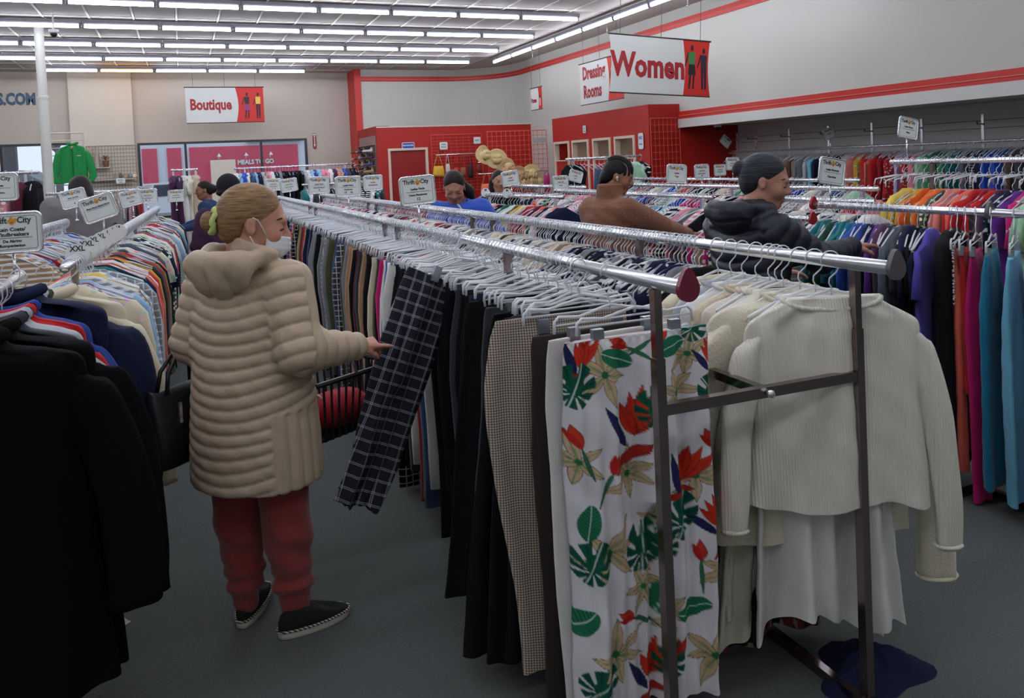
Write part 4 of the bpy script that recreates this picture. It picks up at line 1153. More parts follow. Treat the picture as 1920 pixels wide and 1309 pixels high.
# shopping basket in her left hand
M_basket = mat('black_basket_plastic', (20,20,22), .45)
bk = thing('shopping_basket', 'black plastic shopping basket with chrome handle in front of the woman', 'basket', (.52, 3.10, 0), .5)
bx0, bx1, by0, by1, bz0, bz1 = -.20, .20, -.14, .14, .57, .80
part('rim', MB().tube([(bx0,by0,bz1),(bx1,by0,bz1),(bx1,by1,bz1),(bx0,by1,bz1),(bx0,by0,bz1)], .010, 6), M_basket, bk)
part('basket_floor', MB().box(bx0+.03,bx1-.03,by0+.03,by1-.03,bz0,bz0+.008), M_basket, bk)
for k in range(12):
    t = k/11
    for s in (0,1):
        part('slat', MB().tube([(bx0+(bx1-bx0)*t, (by0,by1)[s], bz1), (bx0+.03+(bx1-bx0-.06)*t, (by0+.03,by1-.03)[s], bz0)], .006, 4), M_basket, bk)
for k in range(1,8):
    t = k/8
    for s in (0,1):
        part('slat', MB().tube([((bx0,bx1)[s], by0+(by1-by0)*t, bz1), ((bx0+.03,bx1-.03)[s], by0+.03+(by1-by0-.06)*t, bz0)], .006, 4), M_basket, bk)
part('handle', MB().tube([(0,by0,bz1),(-.02,by0+.02,.90),(-.03,0,.945),(-.02,by1-.02,.90),(0,by1,bz1)], .006, 8), M_steel, bk, True)
bc = part('folded_garment', cloth([(.70,0,.10,.06,0),(.66,0,.15,.10,0),(.62,0,.16,.10,0),(.585,0,.12,.08,0)], 18, .01, 3), fab('crimson'), None, True, loc=(.52,3.10,0), rot=(0,0,.5)); tag(bc, 'crumpled red garment inside the shopping basket', 'garment')
# ------------------------------------------------------------------ the other shoppers
def figure(name_label, base, heading, head, sh_w=.17, torso=None, shz=1.23, armR=None, armL=None, top=None, pants=None, skin=(190,140,116), lips=(150,84,78), hands=(True,True), h=.008, hood=None, quilt=0.0, hems=.70, curls=(.5,.6,.65,.7), collar=True, lines=True, cx=0.0, handdirs=(None,None), bulk=1.0, toplabel=None, neckh=.085, neckr=.072):
    p = thing('person', name_label, 'person', (base[0], base[1], 0))
    ch, sh = math.cos(heading), math.sin(heading); rt = np.array((sh, -ch)); fw = np.array((ch, sh))
    def B(f, r, z): return (cx+fw[0]*f+rt[0]*r, fw[1]*f+rt[1]*r, z)
    SR, SL = B(0, sh_w, shz), B(0, -sh_w, shz)
    if armR is None: armR = (B(-.02, sh_w+.07, shz-.26), B(.12, sh_w+.02, shz-.46))
    if armL is None: armL = (B(-.02, -sh_w-.07, shz-.26), B(.12, -sh_w-.02, shz-.46))
    b = bulk
    tab = torso or [(hems,cx,0,.135*b,.185*b),(.88,cx,0,.135*b,.18*b),(1.02,cx,0,.13*b,.18*b),(shz-.06,cx,0,.12*b,.19*b),(shz+.015,cx,0,.10*b,.172*b),(shz+.07,cx,0,.072,.088),(shz+.078+(neckh-.085)*.3,cx+ch*.012,sh*.012,neckr*.98,neckr*1.02),(shz+neckh,cx+ch*.02,sh*.02,neckr,neckr)]
    tors = loft(tab, heading)
    arms = field([(cap(SR, armR[0], .070*b, .058*b), 0), (cap(armR[0], armR[1], .058*b, .042*b), .02), (cap(SL, armL[0], .070*b, .058*b), .02), (cap(armL[0], armL[1], .058*b, .042*b), .02)])
    pr = [(tors, 0), (arms, .085)]
    if hood is not None: pr.append((hood(B), .045))
    nb = head.p(-.02,0,-.09)
    pr.append((cap(head.p(-.02,0,-.05), B(.015,0,shz+.06), .058*head.s, .060), .008, 's'))
    pr.append((plane((0,0,hems+.02),(0,0,-1)), .01, 'i'))
    def disp(V):
        d = .0035*np.sin(V[:,0]*33+V[:,2]*41)*np.sin(V[:,1]*29-V[:,2]*23)
        if quilt:
            da, dt = arms(V.astype(np.float32)), tors(V.astype(np.float32))
            def al(a, c): a = np.array(a); c = np.array(c); v = c-a; return (V-a)@v/np.linalg.norm(v)
            s1 = np.where(al(*armR) > 0, al(*armR)+.25, al(SR, armR[0])); s2 = np.where(al(*armL) > 0, al(*armL)+.25, al(SL, armL[0]))
            near = np.linalg.norm(V-np.array(armR[0]), axis=1) < np.linalg.norm(V-np.array(armL[0]), axis=1)
            s = np.where(da < dt-.004, np.where(near, s1, s2), V[:,2]+.02*np.cos(np.arctan2(V[:,1],V[:,0])*2))
            d = d+(np.abs(np.sin(PI*s/quilt))**.55-.55)*.013*np.clip((shz+.08-V[:,2])/.03,.2,1)
        return d
    pts = np.array([SR,SL,*armR,*armL,(cx,0,hems),(cx,0,shz+.15)]); lo, hi = pts.min(0)-.26, pts.max(0)+.26
    part('upper_garment', body_mesh('upper_garment', pr, lo, hi, h, top, disp), None, p, label=toplabel)
    # trousers and shoes
    hp = []
    for r in (-.085,.085):
        hx = B(0,r,.86); kx = B(.02,r*1.05,.48); ax = B(0,r*1.1,.10)
        hp += [(cap(hx, kx, .095, .072), .02), (cap(kx, ax, .072, .055), .02)]
    hp[0] = (hp[0][0], 0)
    part('trousers', body_mesh('trousers', hp, (cx-.35,-.35,.03), (cx+.35,.35,1.0), .014, pants or fab('denim')), None, p)
    for r in (-.09,.09):
        q = B(-.08,r,0); shoe(p, q[0], q[1], heading, .25, M_canvas, M_sole, trim=False)
    # body
    bs = head.skin()+[head.neck(B(0,0,shz+.03))]
    bs += [(loft([(.75,cx,0,.10,.14),(1.0,cx,0,.095,.13),(shz-.02,cx,0,.08,.14),(shz+.04,cx,0,.05,.07)], heading), .03)]
    for S, A in ((SR,armR),(SL,armL)): bs += [(cap(S, A[0], .042, .036), .03), (cap(A[0], A[1], .034, .026), .015)]
    for r in (-.085,.085): bs += [(cap(B(0,r,.82), B(.02,r*1.05,.48), .06, .045), .03), (cap(B(.02,r*1.05,.48), B(0,r*1.1,.06), .045, .03), .02)]
    for i, A in enumerate((armR, armL)):
        if hands[i]:
            d = np.array(A[1])-np.array(A[0]); d = d/np.linalg.norm(d) if handdirs[i] is None else np.array(handdirs[i], float)
            bs += hand(A[1], d, (0.05,0,1) if abs(d[2]) < .8 else (fw[0],fw[1],.1), (-1,1)[i], curls, .95)
    lo2 = np.minimum(lo, (cx-.3,-.3,.03)); hi2 = np.maximum(hi, (cx+.3,.3,head.c[2]+.17))
    part('body', body_mesh('body', bs, lo2-.05, hi2+.05, max(.006, h*.75), M_skin, color=skin_colors(head, skin, lips)), None, p)
    if lines: face_lines(head, p)
    return p, B
def hair_cap(head, extra=(), front=.082, ears=True, low=-.085, grow=1.0):
    g = grow
    q = [(head.e((-.018,0,.036),(.096*g,.0785*g,.088*g)),0), (head.e((-.055,0,0),(.055*g,.068*g,.078)),.03), (head.pl((front,0,.055),(1,0,.25)),.02,'i'), (head.e((.088,0,-.055),(.100,.098,.100)),.012,'s'), (head.pl((-.03,0,low),(.25,0,-1)),.02,'i')]
    if ears: q += [(head.e((.002,.078*y,-.03),(.032,.03,.042)),.01,'s') for y in (-1,1)]
    return q+list(extra)
def add_hair(p, head, prims, m, h=.005, label=None, box=.26):
    c = head.c
    return part('hair', body_mesh('hair', prims, c-np.array((box,box,box+.16)), c+np.array((box,box,.18)), h, m), None, p, label=label)

# woman in black quilted jacket
M_blackdown = down_fabric('black_down_jacket', (34,37,46), .42)
hd = Head((.060,-.02,1.452), -.80, .24, 1.06)
def hood1(B): return field([(ell(B(-.130,.0,1.315), (.045,.125,.070), rotm(.12,-.25,0)), 0), (cap(B(-.12,.09,1.34), B(.03,.105,1.335), .032, .024), .04), (cap(B(-.12,-.09,1.34), B(.03,-.105,1.335), .032, .024), .04), (ell(B(-.07,0,1.395), (.075,.085,.045), rotm(.12,-.2,0)), .02, 's')])
p, B = figure('woman with grey-streaked bun in black quilted jacket reaching for tops', (2.40,2.80), .12, hd, .175, shz=1.245, armR=((.17,-.22,1.105),(.49,-.10,1.118)), armL=((.10,.28,1.02),(.35,.22,.98)), top=M_blackdown, pants=fab('charcoal'), skin=(192,140,116), hood=hood1, neckh=.13, quilt=.062, hems=.72, curls=(.12,.18,.2,.25), bulk=1.06, cx=-.03, h=.0075, handdirs=((.97,.1,.02),None), toplabel='black quilted jacket with hood')
M_greyhair = hair_mat('black_hair_with_grey', (14,15,18), (60,65,71), (4,4,60))
add_hair(p, hd, hair_cap(hd, [(hd.e((-.118,-.006,.034),(.031,.034,.036)),.010)]), M_greyhair, label='dark hair with grey streaks in a bun')
# woman in brown fleece
M_fleece = mat('brown_teddy_fleece', (130,86,64), .98, bump=1.0, scale=80, var=.35, sheen=.15)
hd = Head((.030,0,1.468), -.68, .35, .98)
p, B = figure('woman with cornrows in brown fleece jacket sorting clothes', (2.63,4.4), .25, hd, .17, shz=1.255, armR=((.22,-.20,1.13),(.50,-.08,1.045)), armL=((.10,.26,1.03),(.38,.22,1.0)), top=M_fleece, pants=fab('black'), skin=(164,114,88), lips=(120,66,60), hems=.72, bulk=1.15, cx=-.05, h=.009, neckh=.165, neckr=.088, handdirs=((.95,.15,-.05),None), curls=(.5,.55,.6,.6), toplabel='brown teddy fleece jacket')
M_braid = hair_mat('black_cornrow_hair', (10,10,11), (30,27,27), (8,8,60))
add_hair(p, hd, hair_cap(hd, [(hd.e((-.085,0,-.04),(.035,.055,.04)),.03)], low=-.07), M_braid)
for k in range(7):
    y = (k-3)*.021; pts = []
    for t in np.linspace(0,1,12):
        a = -.30+t*2.75
        rr = math.sqrt(max(.1, 1-(y/.080)**2)); pts.append(hd.p(-.018+.100*math.cos(a)*rr, y*(1-.25*t), .036+.093*math.sin(a)*rr))
    pts.append(hd.p(-.10, y*.7, -.10))
    part('cornrow', MB().tube(pts, [.0085+.0018*(i%2) for i in range(len(pts))], 7), M_braid, p, True)
for k in range(6):
    y = (k-2.5)*.021; pts = []
    for t in np.linspace(0,1,10):
        a = -.22+t*2.4; rr = math.sqrt(max(.1, 1-(y/.080)**2)); pts.append(hd.p(-.018+.098*math.cos(a)*rr, y*(1-.25*t), .036+.0905*math.sin(a)*rr))
    part('parting', MB().tube(pts, .0036, 5), mat('scalp_parting', (176,140,120), .7), p, True)
part('earbud', MB().lathe([(.003,-.016),(.0045,-.012),(.0045,.0),(.008,.004),(.007,.012),(.002,.015)], 10, tuple(hd.p(.008,-.088,-.012))), M_white, p, True)
# woman in blue sweatshirt
M_bluesw = mat('royal_blue_sweatshirt', (44,86,186), .9, bump=.4, scale=150, var=.1, sheen=.2)
hd = Head((-.045,-.06,1.405), -PI/2-.35, .50, 1.12)
p, B = figure('woman in blue sweatshirt looking down behind the twelve sign', (2.10,6.05), -PI/2-.1, hd, .185, shz=1.22, armR=((-.30,-.10,1.0),(-.22,-.28,.95)), armL=((.30,-.10,1.0),(.2,-.28,.95)), top=M_bluesw, skin=(186,134,108), hems=.72, bulk=1.2, cx=.02, h=.010, toplabel='royal blue sweatshirt')
M_dkhair = hair_mat('dark_brown_hair', (15,12,12), (40,30,27), (8,8,40))
add_hair(p, hd, hair_cap(hd, [(cap(hd.p(-.10,.03,-.0), hd.p(-.11,.10,-.10), .040, .045), .03), (cap(hd.p(-.11,.10,-.10), hd.p(-.08,.155,-.24), .045, .022), .03)]), M_dkhair, .007, box=.34)
part('shoulder_strap', MB().tube([B(-.06,.10,1.335), B(.04,.075,1.33), B(.12,.02,1.22), B(.155,-.08,1.08), B(.15,-.14,.98)], .011, 6), mat('pale_strap', (196,198,200), .7), p, True)
# dark-haired woman far off
hd = Head((0,0,1.385), -PI/2-.15, .15, 1.0)
p, B = figure('dark-haired woman in black beyond the rainbow tops', (3.26,7.95), -PI/2, hd, .16, shz=1.17, top=fab('black'), skin=(196,146,122), hems=.7, cx=0, h=.012, lines=True)
add_hair(p, hd, hair_cap(hd, [(cap(hd.p(-.05,.062,-.02), hd.p(-.03,.075,-.22), .042, .05), .03), (cap(hd.p(-.05,-.062,-.02), hd.p(-.03,-.075,-.22), .042, .05), .03)], ears=False), M_dkhair, .008, box=.3)
# person in grey seen from behind
M_greysw = mat('grey_sweatshirt', (122,118,118), .95, bump=.4, scale=120, var=.08)
hd = Head((.0,.12,1.50), PI/2+.3, .55, 1.08)
p, B = figure('person in grey sweatshirt seen from behind at left', (-.80,7.4), PI/2+.15, hd, .20, shz=1.385, top=M_greysw, skin=(186,134,110), hems=.78, bulk=1.25, cx=0, h=.012, lines=False, toplabel='grey sweatshirt')
add_hair(p, hd, hair_cap(hd, [(hd.e((-.05,0,-.05),(.07,.08,.09)),.03)], ears=False, grow=1.06), M_dkhair, .008)
# person in navy by the window
M_navyk = mat('navy_knit_top', (34,56,96), .9, bump=.3, scale=120)
hd = Head((-.02,0,1.40), PI+.15, .1, 1.02)
p, B = figure('person in navy top and jeans browsing by the window', (.28,10.9), PI-.35, hd, .16, shz=1.19, armR=((-.10,.22,.98),(-.30,.12,.92)), armL=((-.06,-.24,.97),(-.28,-.18,.92)), top=M_navyk, skin=(150,104,84), hems=.74, cx=.03, h=.012)
add_hair(p, hd, hair_cap(hd, [(hd.e((-.11,0,.0),(.06,.055,.06)),.03)]), M_dkhair, .009)
# person in knitted hat
M_purple = mat('dark_purple_fleece', (64,32,58), .97, bump=.9, scale=90, var=.2)
hd = Head((.0,.02,1.44), PI/2-.2, .05, 1.05)
p, B = figure('person in black knitted hat and dark purple fleece', (.40,7.6), PI/2, hd, .19, shz=1.21, top=M_purple, skin=(150,104,84), pants=fab('charcoal'), hems=.72, bulk=1.2, cx=-.03, h=.012, lines=False, toplabel='dark purple fleece')
part('knitted_hat', body_mesh('knitted_hat', [(hd.e((-.015,0,.045),(.118,.102,.112)),0), (hd.pl((0,0,-.03),(.15,0,-1)),.02,'i'), (hd.e((-.02,0,-.015),(.122,.106,.04)),.01)], hd.c-.22, hd.c+.22, .008, mat('black_wool_knit', (22,20,24), .97, bump=.8, scale=70)), None, p)
add_hair(p, hd, hair_cap(hd, [(hd.e((-.06,0,-.07),(.05,.065,.06)),.03)], ears=False), M_braid, .009)
# ------------------------------------------------------------------ the nearest clothes, built piece by piece
def smooth_keys(keys, rows):
    K = np.array(keys, float); t = np.linspace(0, 1, len(K)); s = np.linspace(0, 1, rows); out = np.empty((rows, K.shape[1]))
    for j in range(K.shape[1]):
        y = K[:,j]; m = np.gradient(y, t)
        i = np.clip(np.searchsorted(t, s, side='right')-1, 0, len(t)-2); h = t[i+1]-t[i]; u = (s-t[i])/h
        out[:,j] = (2*u**3-3*u**2+1)*y[i]+(u**3-2*u**2+u)*h*m[i]*.8+(-2*u**3+3*u**2)*y[i+1]+(u**3-u**2)*h*m[i+1]*.8
    return out
def drape(name, keys, m, rows=40, nf=44, nb=20, amp=.012, seed=0, pinch=None, split=None, gather=0.0, color=None, open_bottom=True, waves=(9,17,31), hem=0.0):
    """keys: (z, cx, half_width, half_thickness, cy); front (-y) side gets nf columns"""
    r = np.random.RandomState(seed); ph = r.rand(8)*6.28
    K = smooth_keys(keys, rows)
    th = np.concatenate([np.linspace(PI, 2*PI, nf, endpoint=False), np.linspace(0, PI, nb, endpoint=False)])
    c, s = np.cos(th), np.sin(th); n = len(th)
    z = K[:,0][:,None]; f = np.linspace(0,1,rows)[:,None]
    x = K[:,2][:,None]*(np.sign(c)*np.abs(c)**.85)[None]
    prof = (np.sign(s)*np.abs(s)**.7)[None]
    y = K[:,3][:,None]*prof
    xn = x/np.maximum(K[:,2][:,None],1e-3)
    A = amp*np.clip(f*2.2,0,1)
    y = y+A*np.sin(xn*waves[0]*.5+ph[0]+f*1.5)+.7*A*np.sin(xn*waves[1]*.5+ph[1]-f*2.5)+.4*A*np.sin(xn*waves[2]*.5+ph[2]+f*3)
    y = y+.25*amp*np.sin(x*40+z*28+ph[3])*np.sin(z*19+ph[4])
    if gather: y = y+gather*np.exp(-((f-.03)/.07)**2)*np.sin(x*230)*.5
    if split is not None:      # legs: front and back meet in the middle below the crotch
        g = np.clip((split-z)/.06, 0, 1)*np.exp(-(x/.022)**2); y = y*(1-.95*g); 
    zz = z+.008*np.sin(xn*5+ph[5])*f+.004*np.sin(xn*11+ph[6])*f+hem*(np.abs(xn)**1.5-.5+.35*np.sin(xn*4+ph[6]))*f**5*-1
    X = x+K[:,1][:,None]+.006*np.sin(f*14+ph[7])*f; Y = y+K[:,4][:,None]
    V = np.stack([X,Y,zz*np.ones_like(X)],-1).reshape(-1,3)
    i, j = np.meshgrid(np.arange(rows-1), np.arange(n), indexing='ij')
    F = np.stack([i*n+j, i*n+(j+1)%n, (i+1)*n+(j+1)%n, (i+1)*n+j], -1).reshape(-1,4)
    fl = [tuple(q) for q in F]+[tuple(range(n))[::-1]]
    if not open_bottom: fl.append(tuple((rows-1)*n+k for k in range(n)))
    me = bpy.data.meshes.new(name); me.from_pydata(V.tolist(), [], fl)
    if color is not None:
        at = me.color_attributes.new('Col', 'FLOAT_COLOR', 'POINT')
        u = (x+0*z).ravel(); vv = (z+0*x).ravel(); back = (np.tile(s > 0, (rows,1))).ravel()
        cc_ = sum(color(u+dx, vv+dz, back) for dx, dz in ((-.0007,-.0003),(.0003,-.0007),(.0007,.0003),(-.0003,.0007)))/4
        at.data.foreach_set('color', np.concatenate([cc_, np.ones((len(u),1))],1).astype(np.float32).ravel())
    me.materials.append(m); me.polygons.foreach_set('use_smooth', [True]*len(me.polygons)); me.update()
    return fixn(me)
def print_mat(name, rough=.85):
    q = NT(name); at = q.n('ShaderNodeVertexColor'); at.layer_name = 'Col'; q.l(at.outputs['Color'], q.b.inputs['Base Color']); q.b.inputs['Roughness'].default_value = rough; q.b.inputs['Specular IOR Level'].default_value = .2
    return q.m

# ---- tropical print, painted as flat colours over the cloth
def tropical(u, v, back):
    C = np.repeat(np.array(rgb(226,224,226)[:3])[None], len(u), 0)
    rr = random.Random(5)
    def put(mask, col, a=1.0): C[mask] = C[mask]*(1-a)+np.array(rgb(col)[:3])*a
    def petal(cx, cz, ang, L, W, col, line=None, vein=None):
        dx, dz = u-cx, v-cz; a = dx*math.cos(ang)+dz*math.sin(ang); b = -dx*math.sin(ang)+dz*math.cos(ang)
        t = a/L; w = W*np.sin(np.clip(t,0,1)**.8*PI)**.9
        inn = (t > 0) & (t < 1) & (np.abs(b) < w)
        if line: put((t > -.03) & (t < 1.03) & (np.abs(b) < w+.0016), line)
        put(inn, col)
        if vein: put(inn & (np.abs(b) < .0011), vein, .8); put(inn & (t < .45) & (np.abs(b) < w*.5), vein, .35)
    def lily(cx, cz, s=1.0):
        o = rr.random()*6
        for k in range(6):
            a = o+k*PI/3+rr.uniform(-.25,.25); petal(cx, cz, a, .075*s*rr.uniform(.8,1.25), .0125*s, (206,180,142), (96,78,60), (70,132,92))
        put(((u-cx)**2+(v-cz)**2) < (.009*s)**2, (40,110,70))
    def bird(cx, cz, s=1.0, a0=PI/2):
        petal(cx-.02*s, cz-.07*s, a0+.5, .11*s, .012*s, (40,40,90), (30,26,50)); petal(cx+.03*s, cz-.07*s, a0+2.0, .10*s, .012*s, (178,48,34), (60,30,60))
        for k, d in enumerate((-.45,-.15,.1,.4)): petal(cx, cz-.05*s, a0+d, (.12-.012*k)*s, .013*s, (214,58,34), (120,30,30), (190,34,26))
    def bud(cx, cz, s=1.0, a0=1.2):
        petal(cx, cz, a0, .06*s, .014*s, (206,62,44), (90,40,40)); petal(cx, cz, a0+.35, .055*s, .009*s, (190,40,32)); petal(cx, cz, a0+PI, .09*s, .005*s, (54,118,84), (40,70,60))
    def monstera(cx, cz, s=1.0, ang=0.0):
        dx, dz = u-cx, v-cz; a = dx*math.cos(ang)+dz*math.sin(ang); b = -dx*math.sin(ang)+dz*math.cos(ang)
        r = np.hypot(a/.062, b/.05)/s; inn = (r < 1)
        cut = (np.sin(np.arctan2(b, a+.02*s)*9) > .55) & (r > .42) & (np.abs(b) > .006*s)
        put(inn & ~cut, (20,92,70)); put(inn & ~cut & (np.abs(b) < .0016), (200,220,206)); put(inn & ~cut & (np.sin(np.arctan2(b,a+.02*s)*9) < -.9), (14,66,54), .8)
    def leaf(cx, cz, ang, s=1.0):
        dx, dz = u-cx, v-cz; a = dx*math.cos(ang)+dz*math.sin(ang); b = -dx*math.sin(ang)+dz*math.cos(ang)
        inn = ((a/.05)**2+(b/.026)**2) < s*s; put(inn, (42,128,92)); put(inn & (np.sin((a-np.abs(b)*.8)*620) > .6), (22,92,68)); put(inn & (np.abs(b) < .0014), (196,224,204))
    X = lambda px: (px-1068)/257*.44-.22; Z = lambda py: -.17-(py-655)/645*.92
    for px, py, s in ((1125,715,1.1),(1165,915,1.0),(1118,1050,1.15),(1285,940,1.05),(1125,1245,1.1),(1300,1290,1.1),(1325,1120,1.1),(1255,770,.95),(1280,700,.9),(1080,870,.9),(1205,1010,.7),(1180,1140,.9),(1225,1200,.9)): lily(X(px), Z(py), s)
    for px, py, s, a in ((1180,800,1.25,1.6),(1262,915,1.05,1.2),(1320,1010,.9,2.0),(1088,670,.8,1.3),(1195,1290,1.0,1.6),(1330,700,.8,1.8)): bird(X(px), Z(py), s, a)
    for px, py, a in ((1130,900,1.1),(1315,885,2.0),(1285,1110,1.6),(1160,1190,2.6),(1085,845,1.9),(1170,672,2.6),(1215,665,.4),(1240,1285,1.2)): bud(X(px), Z(py), 1.0, a)
    for px, py, s, a in ((1080,730,1.0,1.3),(1182,1060,1.15,1.5),(1255,1010,1.0,1.2),(1215,1060,.9,1.9),(1092,1060,1.0,1.2),(1205,790,.9,1.6),(1320,780,.9,2.2),(1100,1290,.9,1.0),(1225,1290,.9,1.5),(1300,650,.8,.4)): monstera(X(px), Z(py), s, a)
    for px, py, a in ((1248,680,.2),(1268,1198,.15),(1090,985,1.4),(1210,1165,1.3),(1150,690,-.4),(1330,1230,1.2),(1075,1180,1.0)): leaf(X(px), Z(py), a)
    return C
def hero_hanger(kind, x, y, z, rz, lab): return hanger(kind, x, y, z, rz, lab, 'hangers on the nearest clothes', True)
def hero(name, me, loc, rot, label, cat='trousers', group=None):
    t = thing(name, label, cat, loc, 0, group, rot=rot); link('cloth', me, t); return t
Pk = lambda L, w, t, top=-.165: [(top,0,w*.97,t*.6,0),(top-.05,0,w,t*.8,0),(top-.2,0,w*1.04,t*1.2,0),(top-.38,0,w*1.04,t*1.25,0),(top-.38-(L-.38)*.5,0,w*1.0,t*1.2,0),(top-L,0,w*.97,t*1.2,0)]
fl = drape('cloth', [(-.165,0,.222,.016,0),(-.20,0,.224,.022,0),(-.35,0,.222,.032,0),(-.60,0,.222,.038,0),(-.9,0,.220,.042,0),(-1.19,0,.218,.044,0)], print_mat('tropical_print'), rows=440, nf=210, nb=24, amp=.016, seed=2, split=-.62, gather=.008, color=tropical, waves=(17,31,57))
hero('wide_leg_trousers', fl, (1.128,1.80,RZ), (0,0,-.05), 'white wide-leg trousers with red and green tropical flower print')
hero_hanger('clip', 1.125, 1.80, RZ, -.05, 'clear clip hanger holding the tropical print trousers')
hero('trousers', drape('cloth', Pk(1.0,.205,.014), fab('white'), seed=4, amp=.006, split=-.55), (1.085,1.868,RZ), (0,0,.02), 'plain white trousers just behind the tropical print pair')
hero_hanger('clip', 1.085, 1.868, RZ, .02, 'clear clip hanger of the plain white trousers')
hero('trousers', drape('cloth', Pk(1.06,.2,.012), mat('espresso_twill', (50,40,37), .9, bump=.2, scale=200), seed=5, amp=.006, split=-.55), (1.06,1.93,RZ), (0,0,.03), 'dark brown trousers between white pair and checked pair')
def houndstooth():
    q = NT('black_tan_houndstooth'); tc = q.n('ShaderNodeTexCoord'); sx = q.n('ShaderNodeSeparateXYZ'); q.l(tc.outputs['Object'], sx.inputs[0])
    fx = q.math('FRACT', q.math('MULTIPLY', sx.outputs[0], 130)); fz = q.math('FRACT', q.math('MULTIPLY', sx.outputs[2], 130)); fd = q.math('FRACT', q.math('MULTIPLY', q.math('ADD', sx.outputs[0], sx.outputs[2]), 260))
    a = q.math('LESS_THAN', fx, .5); b = q.math('LESS_THAN', fz, .5); d = q.math('LESS_THAN', fd, .5)
    mixv = q.math('ADD', q.math('MULTIPLY', q.math('MULTIPLY', a, b), 1.0), q.math('MULTIPLY', q.math('ABSOLUTE', q.math('SUBTRACT', a, b)), d))
    big = q.math('LESS_THAN', q.math('FRACT', q.math('MULTIPLY', sx.outputs[0], 16)), .12)
    q.l(q.mix(q.math('MULTIPLY', mixv, .92), rgb(214,198,178), rgb(34,32,34)), q.b.inputs['Base Color']); q.b.inputs['Roughness'].default_value = .9
    return q.m
hero('trousers', drape('cloth', [(-.135,-.02,.205,.016,0),(-.20,-.03,.215,.02,0),(-.36,-.045,.225,.022,0),(-.6,-.03,.215,.022,0),(-.9,-.01,.20,.022,0),(-1.17,.0,.185,.022,0)], houndstooth(), rows=50, nf=60, seed=6, amp=.009, split=-.6), (1.03,2.02,RZ), (0,0,-.12), 'brown and black houndstooth trousers among plain black pairs')
hero_hanger('clip', 1.06, 2.0, RZ, -.06, 'clear clip hanger of the houndstooth trousers')
for k, (y, dx, wd, L, c) in enumerate(((2.10,-.03,.21,1.0,'black'),(2.17,-.05,.215,1.04,'black'),(2.25,-.07,.22,1.05,'black'),(2.36,-.05,.2,.98,'charcoal'),(2.50,-.06,.21,1.0,'black'))):
    keys = [(-.155,0,wd*.95,.016,0),(-.2,0,wd,.02,0),(-.4,dx*.3,wd*1.05,.024,0),(-.7,dx*.8,wd*1.08,.026,0),(-.155-L,dx*1.9,wd*1.08,.03,0)]
    hero('wide_leg_trousers', drape('cloth', keys, fab(c), seed=30+k, amp=.014, split=-.6), (1.085,y,RZ), (0,0,.06), '%s wide-leg trousers, %s behind the houndstooth pair' % (c, ordinal(k+1)), group='wide black trousers')
# plaid trousers pulled towards the woman
def plaid_mat():
    q = NT('navy_windowpane_plaid'); tc = q.n('ShaderNodeTexCoord'); sx = q.n('ShaderNodeSeparateXYZ'); q.l(tc.outputs['Object'], sx.inputs[0])
    def st(o, fr, w0, w1): 
        f = q.math('FRACT', q.math('MULTIPLY', o, fr)); return q.math('MAXIMUM', q.math('LESS_THAN', f, w0), q.math('LESS_THAN', q.math('ABSOLUTE', q.math('SUBTRACT', f, w1)), w0*.5))
    no = q.n('ShaderNodeTexNoise'); no.inputs['Scale'].default_value = 300; q.l(tc.outputs['Object'], no.inputs['Vector'])
    a, b = st(sx.outputs[0], 23, .07, .16), st(sx.outputs[2], 23, .07, .16)
    g = q.math('MULTIPLY', q.math('ADD', q.math('MULTIPLY', a, .5), q.math('MULTIPLY', b, .5)), q.math('MULTIPLY_ADD', no.outputs['Fac'], 1.2, .2))
    q.l(q.mix(g, rgb(22,24,34), rgb(196,198,206)), q.b.inputs['Base Color']); q.b.inputs['Roughness'].default_value = .9
    return q.m
M_plaid = plaid_mat()
t = hero('trousers', drape('cloth', [(0,0,.115,.018,0),(-.05,0,.118,.022,0),(-.25,.0,.125,.026,0),(-.5,.012,.112,.024,0),(-.70,.012,.098,.024,0),(-.88,.005,.088,.024,0)], M_plaid, rows=50, nf=60, seed=8, amp=.010, split=-.42), (.880,2.88,1.165), (0,.44,.25), 'navy windowpane plaid trousers pulled out by the woman\'s hand')
hero_hanger('clip', .985, 2.90, 1.315, .25, 'clear clip hanger of the plaid trousers')
part('waistband_clip', MB().box(-.016,.016,-.03,-.012,-.02,.04), M_clip, t)

def darkweave():
    q = NT('dark_multicolour_weave'); tc = q.n('ShaderNodeTexCoord'); mp = q.n('ShaderNodeMapping'); mp.inputs['Scale'].default_value = (60,60,22); q.l(tc.outputs['Object'], mp.inputs[0])
    vo = q.n('ShaderNodeTexVoronoi'); vo.inputs['Scale'].default_value = 1.0; q.l(mp.outputs[0], vo.inputs['Vector']); sp = q.n('ShaderNodeSeparateColor'); q.l(vo.outputs['Color'], sp.inputs[0])
    c = q.mix(q.math('GREATER_THAN', sp.outputs[0], .72), rgb(18,14,16), rgb(120,48,48)); c = q.mix(q.math('GREATER_THAN', sp.outputs[1], .86), c, rgb(150,130,110)); c = q.mix(q.math('GREATER_THAN', sp.outputs[2], .9), c, rgb(60,70,60))
    q.l(c, q.b.inputs['Base Color']); q.b.inputs['Roughness'].default_value = .95; return q.m
